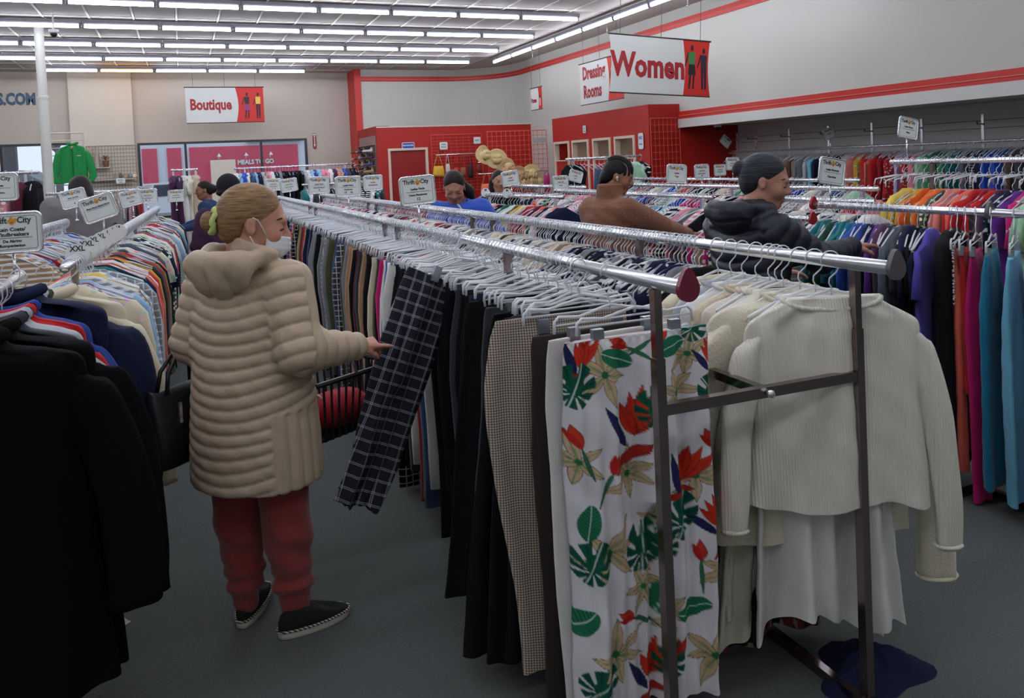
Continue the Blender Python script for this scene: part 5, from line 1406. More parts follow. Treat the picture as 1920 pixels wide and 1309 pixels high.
# ---- white and ivory tops
def sleeve(pts, r0, r1, seed, m, flat=.6):
    rows = smooth_keys([tuple(p)+(r0+(r1-r0)*i/(len(pts)-1),) for i, p in enumerate(pts)], 22); n = 20
    rs = np.random.RandomState(seed); ph = rs.rand(4)*6.28; V = []
    for i, (x, y, z, r) in enumerate(rows):
        r *= min(1.0, .35+.65*math.sin(min(1,i/7)*PI/2))
        for k in range(n):
            a = 2*PI*k/n; w = 1+.10*math.sin(3*a+ph[0]+i*.25)+.07*math.sin(5*a+ph[1]-i*.4)
            V.append((x+r*math.cos(a)*w, y+r*flat*math.sin(a)*w, z+.3*r*math.cos(a)*(1 if x < 0 else -1)*(0.9 if i < 4 else .15)))
    M = len(rows); F = [(i*n+k, i*n+(k+1)%n, (i+1)*n+(k+1)%n, (i+1)*n+k) for i in range(M-1) for k in range(n)]+[tuple(range(n))[::-1], tuple((M-1)*n+k for k in range(n))]
    return fixn(MB().add(V, F).mesh('sleeve', m, True))
def rib_mat(name, col, sc=95, depth=.5):
    q = NT(name); tc = q.n('ShaderNodeTexCoord'); sx = q.n('ShaderNodeSeparateXYZ'); q.l(tc.outputs['Object'], sx.inputs[0])
    w = q.math('SINE', q.math('MULTIPLY', sx.outputs[0], sc*2*PI)); bp = q.n('ShaderNodeBump'); bp.inputs['Strength'].default_value = depth; bp.inputs['Distance'].default_value = .002
    q.l(w, bp.inputs['Height']); q.l(bp.outputs['Normal'], q.b.inputs['Normal']); q.b.inputs['Base Color'].default_value = rgb(col); q.b.inputs['Roughness'].default_value = .9; q.b.inputs['Specular IOR Level'].default_value = .2
    return q.m
M_rib = rib_mat('ivory_rib_knit', (226,223,208), 120, .35)
M_fuzzy = mat('cream_fuzzy_knit', (222,216,190), .98, bump=1.0, scale=130, var=.1, sheen=.5)
M_crochet = mat('beige_crochet', (214,200,172), .95, bump=1.0, scale=60, var=.22)
M_lace = mat('ivory_lace', (222,214,196), .95, bump=.9, scale=90, var=.18)
def hero_top(y, rz, m, w, L, sl, label, seed, x=RBX, amp=.012, neck=.10, sw=.055, spread=.06, sz1=.62, th=.024, drop=.0, cuff=True, name='long_sleeved_top', flare=1.06, tilt=0.0, hem=0.0, waves=(9,17,31)):
    t = thing(name, label, 'top', (x,y,RZ-drop), 0, 'white and ivory tops', rot=(tilt,0,rz))
    z0 = -.105
    keys = [(z0,0,neck,th*.8,0),(z0-.022,0,neck*1.25,th*1.0,0),(z0-.045,0,w*.80,th*1.1,0),(z0-.075,0,w*.97,th*1.2,0),(z0-.13,0,w*1.0,th*1.3,0),(z0-.30,0,w*.97,th*1.5,0),(z0-.30-(L-.30)*.5,0,w*1.0,th*1.6,0),(z0-L,0,w*flare,th*1.7,0)]
    link('body', drape('body', keys, m, rows=46, nf=60, nb=20, amp=amp, seed=seed, hem=hem, waves=waves), t)
    nb = [(neck*1.12*math.cos(a), th*1.05*math.sin(a), z0-.004-(.028 if math.sin(a) < 0 else .004)*abs(math.sin(a))) for a in np.linspace(0,2*PI,29)]
    part('neckband', MB().tube(nb, .0075, 7, caps=False), m, t, True)
    for s in (-1,1):
        k = 1.0 if s > 0 else .9
        pts = [(s*w*.80,0,z0-.085),(s*(w*.98),.005*s,z0-.16),(s*(w+spread*.7*k),-.01,z0-.08-sl*.4),(s*(w+spread*k),-.015,z0-.08-sl*.75),(s*(w+spread*k*1.05),-.01,z0-.08-sl*k)]
        link('sleeve', sleeve(pts, sw, sw*sz1, seed*3+s, m), t)
        if cuff:
            e = pts[-1]; r = sw*sz1*1.06
            part('cuff', MB().tube([(e[0]+r*math.cos(a), e[1]+r*.6*math.sin(a), e[2]+.01) for a in np.linspace(0,2*PI,17)], .006, 6, caps=False), m, t, True)
    hero_hanger('shirt', x, y, RZ-drop, rz, 'clear shirt hanger of the %s' % label.split(',')[0].split(' with ')[0].split(' at ')[0].split(' hanging ')[0].split(' near ')[0].split(' behind ')[0].split(' between ')[0])
    return t
hero_top(1.655, -.42, M_rib, .250, .60, .66, 'white ribbed long-sleeved top at the very front of the white-tops rail', 51, spread=.055, neck=.125, th=.028)
hero_top(1.715, -.40, fab('white'), .20, .98, .55, 'long white tunic hanging below the ribbed top', 52, sw=.045, spread=.03, flare=1.12, amp=.030, name='tunic', hem=.07, waves=(13,25,37))
hero_top(1.775, -.36, M_fuzzy, .285, .74, .82, 'fuzzy cream cardigan with long sleeves either side of the ribbed top', 53, sw=.070, spread=.10, sz1=.8, th=.034)
hero_top(1.845, -.28, fab('ivory'), .215, 1.02, .6, 'ivory tunic with uneven hem behind fuzzy cardigan', 54, flare=1.25, amp=.03, name='tunic', hem=.12, waves=(11,23,37))
hero_top(1.875, -.25, M_rib, .21, .90, .62, 'long ribbed ivory dress with pointed hem under the tunics', 66, flare=1.15, amp=.028, name='dress', hem=.14, waves=(11,27,41))
hero_top(1.905, -.22, M_lace, .235, .66, .58, 'ivory lace top with pale cuffs', 55, spread=.07)
hero_top(1.965, -.16, M_crochet, .235, .60, .52, 'beige crochet cardigan between ivory tops', 56, spread=.07)
hero_top(2.03, -.12, fab('white'), .24, .62, .56, 'plain white blouse behind beige crochet cardigan', 57, spread=.07)
hero_top(2.09, -.06, fab('silver'), .24, .66, .58, 'pale grey blouse near the end of the white tops', 58, spread=.07)
hero_top(2.16, .0, fab('cream'), .245, .62, .55, 'cream sweatshirt with rounded shoulders, last of the white tops', 59, spread=.07, th=.034, sw=.066)
d = hero('dress', drape('cloth', [(-.16,0,.13,.012,0),(-.3,0,.15,.018,0),(-.5,0,.16,.03,0),(-.8,0,.20,.035,0),(-1.22,0,.23,.04,0)], darkweave(), seed=61, amp=.02), (RBX-.07,1.945,RZ), (0,0,-.1), 'long dark dress with bright floral print under the white tops', 'dress')
# navy garment dropped on the carpet
def heap(name, cx, cy, rx, ry, hgt, m, seed, label, cat):
    r = np.random.RandomState(seed); ph = r.rand(6)*6.28; P = []
    for i in range(13):
        q = i/12; row = []
        for k in range(40):
            a = 2*PI*k/40; w = 1+.16*math.sin(3*a+ph[0])+.10*math.sin(5*a+ph[1])
            z = hgt*(1-q**1.6)*(1+.35*math.sin(2*a+ph[2]+q*3)*q)+.012*math.sin(9*a+q*9+ph[3])*(1-q)*q*3
            row.append((cx+rx*q*w*math.cos(a), cy+ry*q*w*math.sin(a), max(z,.002)))
        P.append(row)
    n = 40; mb = MB().add([p for row in P for p in row], [(i*n+k, i*n+(k+1)%n, (i+1)*n+(k+1)%n, (i+1)*n+k) for i in range(12) for k in range(n)])
    o = part(name, mb, m, None, True); return tag(o, label, cat)
heap('fallen_garment', 1.84, 1.70, .17, .13, .075, fab('navy'), 3, 'crumpled navy garment lying on the carpet under the white tops', 'garment')
heap('fallen_sock', -.33, 3.06, .07, .04, .035, fab('ivory'), 8, 'pale sock lying on the carpet below the black coats', 'sock')
heap('paper_scrap', .02, 5.0, .07, .05, .015, M_white, 9, 'pale paper scrap on the carpet beside the left aisle rail', 'paper')

# ---- coats on the near left rack
NL = thing('garment_rack', 'chrome rack of black coats at the left edge', 'rack')
NX = -.535
rail_part(NL, NX, 1.9, NX, 3.16, RZ, .018); posts(NL, (NX-.08,), (2.97,), RZ-.02); part('stub', MB().tube([(NX-.08,2.97,RZ-.03),(NX,2.97,RZ-.01)], .01, 6), M_darksteel, NL)
def hero_coat(y, rz, m, w, L, sl, label, seed, sw=.085, th=.05, x=NX, drop=0.0, spread=.09, hood=False, amp=.016, hang=True, cat='coat'):
    t = thing('coat', label, cat, (x,y,RZ-drop), 0, 'coats on the near left rack', rot=(0,0,rz))
    z0 = -.075
    keys = [(z0,0,.085,th*.7,0),(z0-.025,0,.11,th*.95,0),(z0-.05,0,w*.78,th,0),(z0-.09,0,w*1.0,th*1.1,0),(z0-.3,0,w*1.0,th*1.2,0),(z0-.6,0,w*1.04,th*1.25,0),(z0-L,0,w*1.14,th*1.3,0)]
    link('body', drape('body', keys, m, rows=44, nf=50, nb=24, amp=amp, seed=seed), t)
    for s in (-1,1):
        pts = [(s*w*.78,0,z0-.10),(s*w*1.0,0,z0-.17),(s*(w+spread*.8),-.03,z0-.08-sl*.45),(s*(w+spread),-.06,z0-.08-sl*.8),(s*(w+spread*.95),-.07,z0-.08-sl)]
        link('sleeve', sleeve(pts, sw, sw*.78, seed*5+s, m), t)
    part('collar', MB().tube([(.085*math.cos(a), th*math.sin(a), z0-.01+.02*math.cos(a)**2) for a in np.linspace(0,2*PI,21)], .02, 8, caps=False), m, t, True)
    if hood: link('hood', body_mesh('hood', [(ell((0,.04,z0+.03),(.16,.10,.075)),0),(ell((.12,.02,z0-.02),(.12,.08,.06)),.05),(ell((-.12,.02,z0-.02),(.12,.08,.06)),.05)], (-.3,-.15,z0-.15), (.3,.25,z0+.2), .012, m), t)
    if hang: hanger('shirt', x, y, RZ-drop, rz, 'clear shirt hanger of the %s' % label, 'hangers on the near left rack', True)
    return t
M_wool = mat('black_wool', (13,13,15), .97, bump=.6, scale=160, var=.2, spec=.1)
hero_coat(2.36, .10, M_wool, .265, .98, .68, 'black wool coat nearest the left edge', 71)
hero_coat(2.50, .05, M_wool, .275, 1.02, .72, 'black wool coat with sleeve flung out over the aisle', 72, spread=.10)
hero_coat(2.62, .0, fab('charcoal'), .235, .62, .5, 'charcoal jacket between black coats and grey vest', 73, sw=.06, th=.035)
hero_coat(2.70, .0, fab('silver'), .235, .6, .45, 'pale grey vest next to the red jacket', 74, sw=.05, th=.03)
hero_coat(2.77, .0, fab('red'), .23, .68, .6, 'red jacket on clear hanger next to blue jacket', 75, sw=.055, th=.03)
hero_coat(2.85, .0, fab('cobalt'), .235, .72, .62, 'cobalt blue jacket under the navy parka', 76, sw=.055, th=.03)
hero_coat(2.98, -.05, fab('navy'), .285, .80, .62, 'bulky navy parka behind the black coats', 77, sw=.095, th=.06, drop=-.035, spread=.06, amp=.03)
hero_coat(3.10, .0, fab('olive','floral'), .25, .75, .6, 'olive patterned jacket behind the navy parka', 78, sw=.07, th=.04)
hero_coat(3.20, .0, fab('cream'), .25, .78, .66, 'cream jacket with long sleeve beside the olive one', 79, sw=.07, th=.04, x=-.47)

# ---- right edge: long trousers and a black dress on the teal-to-purple rail
d = hero('dress', drape('cloth', [(-.09,0,.10,.025,0),(-.12,0,.19,.032,0),(-.17,0,.235,.04,0),(-.4,0,.23,.045,0),(-.8,0,.23,.05,0),(-1.15,0,.24,.055,0)], fab('black'), seed=81, amp=.012), (CX,2.47,RZ), (0,0,.45), 'long black velvet dress with rhinestone trim on the teal-to-purple rail', 'dress')
M_stone = mat('rhinestones', (236,236,240), .1, spec=1.0)
mb = MB(); rr = random.Random(2)
for k in range(46):
    q = k/45; x = -.06-.165*min(1,q*2.2); z = -.11-.03*min(1,q*2.2)-max(0,q-.4)*.42
    for s in (0,1):
        if rr.random() < .85: mb.lathe([(.0005,-.052),(.0035,-.050),(.0035,-.046)], 6, (x+s*.016, 0, z+rr.uniform(-.004,.004)), 'y')
part('rhinestone_trim', mb, M_stone, d, kind='stuff')
hero_hanger('shirt', CX, 2.47, RZ, .45, 'clear shirt hanger of the black velvet dress')
for k, (y, c, w, L, lab) in enumerate(((2.41,'coral',.14,.98,'coral trousers beside the black velvet dress'),(2.37,'red',.13,.62,'bright red short trousers near the right edge'),(2.32,'magenta',.13,1.10,'magenta trousers showing below the teal blue pair'),(2.25,'tealblue',.195,1.0,'teal blue track trousers near the right edge'),(2.15,'lightblue',.205,1.02,'light blue jogging trousers with ribbed cuffs at right edge'),(2.04,'cobalt',.2,1.1,'cobalt blue trousers cut off by the right edge'))):
    t = hero('trousers', drape('cloth', Pk(L, w, .022), fab(c), seed=90+k, amp=.010, split=-.55), (CX-.04,y,RZ), (0,0,.5), lab)
    hero_hanger('clip', CX-.04, y, RZ, .5, 'clear clip hanger of the ' + lab.split(' near')[0].split(' beside')[0])
# ------------------------------------------------------------------ printed placards on the racks
M_card = mat('white_card', (222,228,222), .6)
M_logo = mat('amber_logo_print', (214,150,40), .6)
M_logod = mat('dark_amber_print', (150,92,24), .6)
M_txt = mat('charcoal_print', (44,46,46), .6)
M_txtred = mat('maroon_print', (130,40,50), .6)
def rrect(w, h, r, n=5):
    pts = []
    for cx, cz, a0 in ((w/2-r,h/2-r,0),(-w/2+r,h/2-r,PI/2),(-w/2+r,-h/2+r,PI),(w/2-r,-h/2+r,1.5*PI)):
        for k in range(n+1): a = a0+PI/2*k/n; pts.append((cx+r*math.cos(a), cz+r*math.sin(a)))
    return pts
SGW, SGH = .182, .142
def sign_frame_mesh():
    o = rrect(SGW, SGH, .018)
    return fixn(MB().tube([(x,0,z) for x, z in o]+[(o[0][0],0,o[0][1])], .0052, 7, caps=False).mesh('frame', M_steel, True))
SF_ME = sign_frame_mesh()
SC_ME = fixn(MB().prism(rrect(SGW-.006, SGH-.006, .016), -.002, .002, 'y').mesh('card', M_card))
_o = rrect(SGW-.026, SGH-.024, .010); 
SB_ME = fixn(MB().tube([(x,-.0026,z) for x, z in _o]+[(_o[0][0],-.0026,_o[0][1])], .0007, 4, caps=False).mesh('printed_border', M_txt))
RULE_ME = fixn(MB().box(-.062,.062,-.0034,-.002,-.0007,.0007).mesh('printed_rule', M_txt))
LOGO_ME = fixn(MB().prism([(0,-.016),(.006,-.012),(.017,.002),(.012,.010),(.004,.006),(.001,.015),(-.005,.013),(-.009,.004),(-.015,.001),(-.010,-.008)], -.0036, -.002, 'y').mesh('logo', M_logo))
LOGOB_ME = fixn(MB().prism([(-.004,-.010),(.004,-.008),(.003,-.004),(-.005,-.005)], -.0042, -.0036, 'y').mesh('logo_shade', M_logod))
POLE_ME = fixn(MB().tube([(0,0,-.16),(0,0,0)], .0045, 8).lathe([(.016,-.165),(.014,-.155),(.006,-.145)], 10).mesh('pole', M_steel, True))
def txt_on(parent, s, size, x, z, m=None, bold=.0004, xs=1.0, align='CENTER', y=-.0028):
    return link('lettering', text_mesh(s, size, m or M_txt, .0005, bold, align, xs), parent, (x, y, z), (PI/2,0,0))
def placard(x, y, z, label, lines, yaw=0.0, roll=0.0, low=None, red=False, plen=None, pole=True, s=1.0):
    """z is the middle of the card"""
    t = thing('rack_sign', label, 'sign', (x,y,z), 0, 'white rack signs', rot=(0,roll,yaw)); t.scale = (s,s,s)
    link('frame', SF_ME, t); c = link('card', SC_ME, t); link('printed_border', SB_ME, c)
    txt_on(c, 'Thrift', .030, -.013, .044, bold=.0007, xs=.86, align='RIGHT'); txt_on(c, 'City', .030, .017, .044, bold=.0007, xs=.86, align='LEFT')
    link('logo', LOGO_ME, c, (.002,0,.043)); link('logo_shade', LOGOB_ME, c, (.002,0,.043))
    m = M_txtred if red else M_txt
    for s_, sz, zz in lines: txt_on(c, s_, sz, 0, zz, m, .0005)
    if not red: link('printed_rule', RULE_ME, c, (0,0,-.006 if low is None else low))
    if pole: link('pole', POLE_ME, t, (0,.004,-SGH/2), (0,-roll,0), (1,1,(plen or .11)/.165))
    return t
LP = lambda n: [('Ladies Pants', .015, .008), ('Dama Pantalones', .0135, -.022), (n, .020, -.043)]
placard(1.098, 3.774, 1.472, 'white sign reading ladies pants twelve above the trouser rail', LP('12'), roll=-.05)
placard(1.10, 5.555, 1.470, 'white sign reading ten to sixteen above the trouser rail', [('Ladies Pants',.015,.008),('Pantalones',.0135,-.022),('10    16',.020,-.043)])
placard(1.10, 6.833, 1.466, 'white sign reading eight above the trouser rail', LP('8'))
placard(1.09, 8.80, 1.445, 'white tilted sign reading four to six above the trouser rail', LP('4   6'), roll=-.12)
placard(1.02, 9.70, 1.445, 'white sign half hidden behind the four to six sign', LP('2   4'))
placard(1.67, 7.234, 1.452, 'white sign with maroon lettering above the far tops rail', [('Ladies',.019,.006),('Sweatpants',.019,-.02)], red=True)
placard(-.565, 3.22, 1.425, 'large rain coats sign at the left edge above navy parka', [('Rain Coats/',.018,.012),('Windbreakers',.018,-.006),('De Abrigo',.0135,-.030),('Rompevientos',.0135,-.046)], low=-.018)
placard(-.665, 3.02, 1.415, 'nearest sign cut off by the left edge', [('Coats',.018,.008),('Abrigos',.0135,-.03)])
placard(-.885, 4.75, 1.585, 'sign at the left edge in front of yellow dresses', [('Hoodies',.016,.008),('Con Gorro',.0135,-.03)], plen=.24)
placard(-.455, 5.10, 1.435, 'strongly tilted sign on the left aisle rail', [('Mens Short Sleeve Shirts',.0125,.010)], roll=-.30, low=.0)
placard(-.80, 7.02, 1.46, 'tilted sign against the grey sweatshirt', [('Mens Jackets',.0145,.008),('8',.018,-.04)], roll=-.22)
placard(-.44, 7.95, 1.415, 'tilted grey sign in the middle of left aisle rail', [('Mens Shirts',.0145,.008),('Camisas',.0135,-.03)], roll=-.22)
placard(-.33, 8.75, 1.41, 'upright sign near the far end of left aisle rail', LP('M    L'), roll=-.02)
placard(-.42, 10.6, 1.42, 'small far sign above the red tops rail', LP('S'))
placard(-.07, 10.3, 1.36, 'small grey sign beside the window van', LP('L'))
placard(3.27, 3.17, 1.462, 'tilted sign above the teal-to-purple rail', [('Ladies Bottoms',.015,.008),('Deportivas',.0135,-.03)], roll=.17)
placard(4.62, 3.79, 1.70, 'tilted sign high above the bright colour rail', [('Ladies Blouse',.015,.008),('Blusas',.0135,-.03)], roll=.18, plen=.16)
placard(3.55, 5.0, 1.44, 'white sign between brown fleece and black jacket women', [('Ladies',.018,.006),('Tops',.018,-.02)], roll=.09, red=True)
placard(4.98, 6.57, 1.40, 'small white sign before the red dressing block', LP('M'))
placard(6.35, 8.0, 1.36, 'smallest white sign before the red dressing block', LP('L'))
placard(3.70, 7.30, 1.345, 'white sign left of the woman in brown fleece', [('Ladies Tops',.015,.008),('Blusas',.0135,-.03)])
placard(4.48, 8.42, 1.375, 'tilted white sign just left of hanging jeans', [('Ladies',.016,.006),('Blusas',.0135,-.03)], roll=.30)
placard(2.95, 6.90, 1.43, 'tilted sign with maroon lettering beside the dark-haired woman', [('Ladies',.018,.006),('Sweaters',.018,-.02)], roll=-.13, red=True)
placard(5.9, 7.2, 1.45, 'white sign partly behind the tilted teal-to-purple sign', LP('S'))
placard(9.28, 11.5, 1.78, 'diamond-tilted sign on the alcove wall arm', [('Sale',.02,0)], roll=.7, pole=False, s=1.25)
placard(9.3, 9.05, 1.80, 'leaning grey sign on an alcove wall arm', [('Ladies',.02,0)], roll=-.3, plen=.2, s=1.2)

# white size discs on rails
def disc(x, y, z, s, label, rz=0.0, r=.046):
    t = thing('size_disc', label, 'size marker', (x,y,z), 0, 'round white size markers', rot=(0,0,rz))
    part('disc', MB().lathe([(.0,-.0015),(r,-.0015),(r,.0015),(.0,.0015)], 24, (0,0,.02), 'y'), M_disc, t)
    link('lettering', text_mesh(s, .032, M_ink, .0006, .0006, 'CENTER', .9), t, (0,-.0025,.045), (PI/2,0,0))
for i, (y, s) in enumerate(((3.62,'XXL'),(3.86,'XXL'),(4.08,'XL'),(4.32,'XL'),(4.56,'L'),(4.76,'L'),(4.95,'M'))):
    disc(-.41+.01*i, y, RZ, s, '%s round white size marker on the left aisle rail' % ordinal(i+1), .1)
for i, (x, y) in enumerate(((2.745,7.06),(2.79,6.62))): disc(x, y, RZ+.005, 'M', ['far round white marker on the rainbow-tops rail','near round white marker on the rainbow-tops rail'][i])

# ------------------------------------------------------------------ hanging banners
M_bwhite = mat('banner_white', (214,216,210), .6)
M_bred = mat('banner_red', (206,44,34), .6)
M_bout = mat('banner_dark_red_text', (166,34,40), .6)
M_rod = mat('banner_rod', (56,48,50), .4)
def banner(label, loc, rz, w, h, split, texts, figs, roll=0.0, wires=3, bow=.0, ztop=ZC):
    t = thing('hanging_banner', label, 'banner', loc, 0, 'hanging department banners', rot=(0,roll,rz))
    n = 14; zz = [h/2-h*k/n for k in range(n+1)]
    def side(x, b): return [(x+b*math.sin(PI*k/n), zz[k]) for k in range(n+1)]
    L = side(-w/2, bow); Rr = side(w/2, -bow); S = [(split+.07*h*math.sin(PI*k/n)*(1 if bow == 0 else .6), zz[k]) for k in range(n+1)]
    part('white_panel', MB().prism(L+S[::-1], -.003, .003, 'y'), M_bwhite, t); part('red_panel', MB().prism(S+Rr[::-1], -.0032, .0028, 'y'), M_bred, t)
    part('top_rod', MB().tube([(-w/2-.02,0,h/2),(w/2+.02,0,h/2)], .013, 8), M_rod, t)
    part('bottom_rod', MB().tube([(-w/2,0,-h/2),(w/2+.0,0,-h/2)], .010, 8), M_rod, t)
    for k in range(wires):
        x = -w/2*.8+w*.8*k/(wires-1); part('hanging_wire', MB().tube([(x,0,h/2),(x+roll*.3,0,ztop-loc[2]-.02)], .004, 5), M_wire, t)
    for s_, size, x, z, xs in texts: link('lettering', text_mesh(s_, size, M_bout, .0015, size*.036, 'CENTER', xs), t, (x,-.006,z), (PI/2,0,0))
    for poly, c in figs: part('figure_print', MB().prism(poly, -.0052, -.0034, 'y'), mat('print_%d_%d_%d' % c, c, .6), t)
    return t
def fig(x, z, s, skin, topc, botc, lean=0.0, skirt=False):
    P = lambda pts: [(x+(a+lean*b)*s, z+b*s) for a, b in pts]
    out = [(P([(-.03,.40),(.0,.46),(.035,.44),(.045,.38),(.03,.33),(-.02,.33)]), skin)]
    out.append((P([(-.09,.30),(.09,.30),(.075,.05),(-.07,.05)]), topc))
    out.append((P([(-.09,.30),(-.07,.30),(-.11,.12),(-.16,.0),(-.18,.01),(-.14,.14)]), skin))
    if skirt: out.append((P([(-.07,.05),(.075,.05),(.10,-.17),(-.09,-.17)]), botc)); out += [(P([(-.06,-.17),(-.01,-.17),(-.05,-.46),(-.09,-.46)]), skin), (P([(.03,-.17),(.07,-.17),(.05,-.46),(.01,-.46)]), skin)]
    else: out += [(P([(-.07,.05),(.0,.05),(-.01,-.46),(-.06,-.46)]), botc), (P([(.005,.05),(.075,.05),(.07,-.46),(.02,-.46)]), botc)]
    return out
DK = (46,22,26)
banner('boutique banner in white and red hanging before the window', (1.085,20.0,3.285), 0, 1.79, .86, .24, [('Boutique', .36, -.33, .0, .72)], fig(.50,-.02,.70,DK,(70,30,40),(150,60,120),skirt=True)+fig(.76,-.02,.70,DK,(240,190,90),(60,24,34)))
banner('women banner in white and red under the strip lamps', (6.75,9.8,2.93), 0, 1.80, .86, .40, [('Women', .50, -.22, -.02, .78)], fig(.56,.02,.74,DK,(60,130,70),(30,30,32),skirt=True)+fig(.78,.0,.70,DK,(50,34,60),(40,28,44)), roll=.05, bow=.035)
banner('dressing rooms banner hanging before the red stalls', (7.75,13.35,3.115), -PI/2, 1.70, .85, .28, [('Dressing', .36, -.26, .20, .72), ('Rooms', .36, -.33, -.18, .72)], fig(.47,.0,.66,DK,(214,190,90),(120,40,50))+fig(.66,.0,.6,DK,(150,110,160),(80,40,70)))
banner('small purses banner far right beside the curved corner', (7.8,16.46,3.045), -PI/2, .60, .52, .10, [('Purses', .15, -.13, -.04, .72)], fig(.20,-.02,.34,DK,(120,30,40),(226,210,200)), wires=2)
# small wall signs
def plate(name, label, loc, w, h, m, txts, rz=0.0, border=None, cat='sign', roll=0.0):
    t = thing(name, label, cat, loc, 0, None, rot=(0,roll,rz))
    if border: part('border', MB().prism(rrect(w, h, h*.18), -.004, .004, 'y'), border, t)
    part('plate', MB().prism(rrect(w-(.03 if border else 0), h-(.03 if border else 0), h*.14), -.007, -.003, 'y'), m, t)
    for s_, size, z, mm in txts: link('lettering', text_mesh(s_, size, mm, .0006, size*.02, 'CENTER', .9), t, (0,-.009,z), (PI/2,0,0))
    return t
M_bluesign = mat('blue_sign', (24,70,170), .4)
plate('door_sign', 'blue manager sign above the red door', (5.21,18.54,2.10), .32, .155, M_bluesign, [('MANAGER', .062, 0, M_white)], border=M_white)
plate('notice', 'white notice on the red grid panel', (6.12,18.512,2.06), .21, .19, M_card, [('PURSES', .04, .035, M_ink),('BOLSAS', .04, -.03, M_ink)])
plate('notice', 'white notice left of the straw hats', (7.03,18.512,2.17), .19, .17, M_card, [('HATS', .05, 0, M_ink)])
plate('notice', 'small white notice below the third shelf sign', (-1.37,21.137,1.55), .20, .13, M_card, [('Boutique', .035, .02, M_ink),('Items', .035, -.03, M_ink)])
plate('notice', 'small notice on the red block over the stall doors', (7.895,14.35,2.20), .13, .16, M_card, [('6', .07, .02, M_bluesign),('LIMIT', .03, -.045, M_ink)], rz=-PI/2)
plate('notice', 'white and blue notice beside the nearest stall door', (7.895,12.2,1.86), .17, .30, M_card, [('NO', .09, .06, M_bluesign),('FOOD', .04, -.06, M_bluesign)], rz=-PI/2)
fx = thing('extinguisher_sign', 'red and white arrow sign pointing down on beige wall', 'sign', (3.42,21.585,2.39))
part('backing', MB().prism([(-.05,.22),(.05,.22),(.05,-.17),(.02,-.22),(-.02,-.22),(-.05,-.17)], -.006, 0, 'y'), mat('extinguisher_red', (150,36,38), .5), fx)
part('arrow', MB().prism([(-.028,.13),(-.010,.13),(-.010,-.09),(-.03,-.09),(0,-.16),(.03,-.09),(.010,-.09),(.010,.13),(.028,.13),(.028,.15),(-.028,.15)], -.010, -.006, 'y'), M_bwhite, fx)
part('header', MB().box(-.045,.045,-.010,-.006,.165,.205), M_bwhite, fx)
# ------------------------------------------------------------------ wire grids and displays
M_gridred = mat('red_wire_grid', (226,92,76), .45)
M_gridwhite = mat('cream_wire_grid', (206,200,186), .5)
def wire_grid(name, label, loc, rz, w, h, nx, nz, m, r=.004, cat='display grid'):
    t = thing(name, label, cat, loc, rz)
    for k in range(nx+1): part('upright_wire', MB().tube([(w*k/nx,0,0),(w*k/nx,0,h)], r*(1.6 if k in (0,nx) else 1), 5), m, t)
    for k in range(nz+1): part('cross_wire', MB().tube([(0,r*1.5,h*k/nz),(w,r*1.5,h*k/nz)], r*(1.6 if k in (0,nz) else 1), 5), m, t)
    return t
wire_grid('wire_grid', 'red wire grid on the manager wall behind the purses', (5.80,18.52,.9), 0, 1.36, 1.44, 8, 18, M_gridred, .0045)
wire_grid('wire_grid', 'red wire grid behind the straw hats', (6.72,17.0,0), 0, 1.56, 2.32, 13, 20, M_gridred, .006)
wire_grid('wire_grid', 'red wire grid on the end of the dressing block', (7.93,11.92,.5), 0, .64, 1.76, 7, 14, M_gridred, .005)
wire_grid('wire_grid', 'pale wire grid with shelves on the cream pilaster', (-2.10,21.42,.8), 0, 1.08, 1.63, 16, 18, mat('tarnished_wire', (140,128,118), .5), .005)
wire_grid('wire_grid', 'freestanding cream wire grid holding the green jacket', (-2.22,16.5,0), 0, .56, 2.50, 1, 18, M_gridwhite, .010)
# green jacket on the grid
g = thing('jacket', 'bright green jacket hung open-collared on the wire grid', 'jacket', (-1.83,16.38,2.36))
M_green = mat('kelly_green_cloth', (26,138,66), .85, bump=.3, scale=40, var=.12)
link('body', drape('body', [(-.09,0,.07,.04,0),(-.11,0,.12,.05,0),(-.15,0,.20,.06,0),(-.35,0,.225,.07,0),(-.80,0,.23,.075,0)], M_green, seed=5, amp=.014), g)
for s in (-1,1): link('sleeve', sleeve([(s*.16,0,-.17),(s*.225,0,-.26),(s*.28,-.01,-.5),(s*.315,-.02,-.68),(s*.25,-.03,-.80)], .075, .06, 7+s, M_green), g)
part('collar', MB().tube([(.085*math.cos(a), .05*math.sin(a), -.085+.03*abs(math.cos(a))) for a in np.linspace(0,2*PI,21)], .022, 8, caps=False), M_green, g, True)
part('collar_lining', MB().tube([(.075*math.cos(a), .045*math.sin(a)+.005, -.075) for a in np.linspace(0,PI,11)], .016, 6), M_cream, g, True)
part('neck_label', MB().box(-.02,.03,-.056,-.05,-.16,-.11), mat('tan_label', (190,150,110), .7), g)
part('front_zip', MB().tube([(0,-.066,-.14),(0,-.079,-.5),(0,-.085,-.82)], .004, 5), mat('dark_green_zip', (12,70,36), .6), g)
part('chest_logo', MB().box(.075,.135,-.085,-.078,-.30,-.288), M_white, g)
